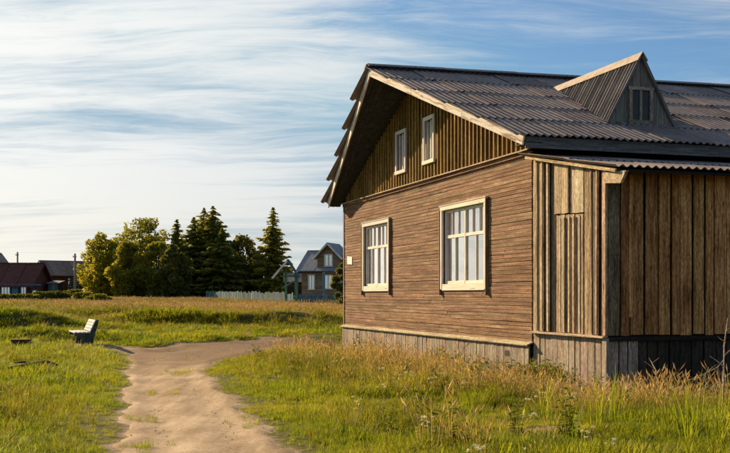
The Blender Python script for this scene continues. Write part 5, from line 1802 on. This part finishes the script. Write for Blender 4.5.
# thick clump in the corner beside the lean-to
cx_ = HO.x + E_IN.x * -0.55 + E_FAR.x * -1.2; cy_ = HO.y + E_IN.y * -0.55 + E_FAR.y * -1.2
ang = rs_.random(60) * 6.283; rad = np.sqrt(rs_.random(60))
ex_, ey_ = cx_ + 0.42 * rad * np.cos(ang), cy_ + 0.95 * rad * np.sin(ang)
ok = free_of_house(ex_, ey_, 0.1)
X, Y = np.concatenate([X, ex_[ok]]), np.concatenate([Y, ey_[ok]])
sc = 0.55 + 0.6 * rs_.random(len(X))
sc[-ok.sum():] *= 1.05
scatter('weeds', 'leafy green weeds at the foot of the house walls', 'weeds', weeds, X, Y, sc, 4, 22)

X, Y = weed_spots(7000, 23)
lx, ly = house_local(X, Y)
dh = np.where((ly > 0), np.maximum(-lx, 0), np.hypot(np.maximum(-lx, 0), np.maximum(LT_Y - ly, 0)))
prob = 0.24 * np.exp(-((dh - 1.0) / 1.2) ** 2) + 0.10 * (X > -1.5) * (Y < 15) * np.clip(patchy(X, Y, 1.3, 5) - 0.35, 0, 1) + 0.02 * (Y < 30)
keep = free_of_house(X, Y, 0.15) & (soil_mask(X, Y) < 0.1) & (poly_dist(X, Y, PATH_POLY) > 0.8) & (rs_.random(len(X)) < prob)
X, Y = X[keep], Y[keep]
scatter('white_flowers', 'white-flowered meadow umbels scattered through the grass', 'flowers', flow, X, Y, np.where(X < -2, 0.3, 0.55) * (0.6 + 0.5 * rs_.random(len(X))), 4, 24)

# broad long blades in the lower right corner
X, Y = field(1500, 8.6, 13, 0.5, 25, 4, 25)
keep = (soil_mask(X, Y) < 0.2) & (rs_.random(len(X)) < 0.015 + 0.55 * np.clip((X - 2.9) / 1.6, 0, 1) * (Y < 10.6))
X, Y = X[keep], Y[keep]
scatter('long_grass', 'broad-bladed long grass in the lower right corner', 'grass', long_, X, Y, 0.45 + 0.4 * rs_.random(len(X)), 4, 26)

# dead stalks at the right edge
def stalk(px, Y, h, lean, label, seed, x_off=0.0):
    rng = random.Random(seed)
    x = at_px(px, Y) + x_off
    r = empty('dead_stalk', loc=(x, Y, gz(x, Y)))
    tag(r, label, 'plant', 'dead plant stalks at the right edge')
    tube('stem', [(0, 0, -0.05), (lean * 0.3, 0, h * 0.4), (lean * 0.5, 0.02, h * 0.75), (lean, 0, h)], [0.012, 0.010, 0.007, 0.004], M['pale_plank'], r, 6)
    for i in range(5):
        z = h * (0.45 + 0.11 * i)
        s = -1 if i % 2 else 1
        l = rng.uniform(0.10, 0.22) * (1.3 - i * 0.15)
        xx = lean * (0.3 + 0.12 * i)
        tube('twig', [(xx, 0, z), (xx + s * l * 0.6, rng.uniform(-.05, .05), z + l * 0.5), (xx + s * l, rng.uniform(-.05, .05), z + l * 0.75)], [0.006, 0.004, 0.002], M['pale_plank'], r, 5)
stalk(722, 10.6, 1.15, 0.06, 'tallest dead stalk at the right edge, near the corner', 1)
stalk(664, 15.0, 0.75, -0.22, 'pale dead stalk leaning left before the dark plinth', 2)
stalk(700, 14.4, 0.62, 0.12, 'dead stalk right of the leaning one before the dark plinth', 3)
lgp = Vector((at_px(705, 14.6), 14.6))
db = empty('dry_stick', loc=(lgp.x, lgp.y, gz(lgp.x, lgp.y)))
tag(db, 'pale forked dry stick propped before the dark plinth of the lean-to', 'stick')
tube('stem', [(0.30, 0.1, -0.05), (0.24, 0.05, 0.35), (0.18, 0, 0.62), (-0.05, 0, 0.50), (-0.30, -0.05, 0.42)], [0.014, 0.013, 0.012, 0.012, 0.008], M['pale_plank'], db, 6)
tube('twig', [(0.18, 0, 0.62), (0.26, 0, 0.72), (0.30, 0, 0.82)], [0.008, 0.005, 0.003], M['pale_plank'], db, 5)
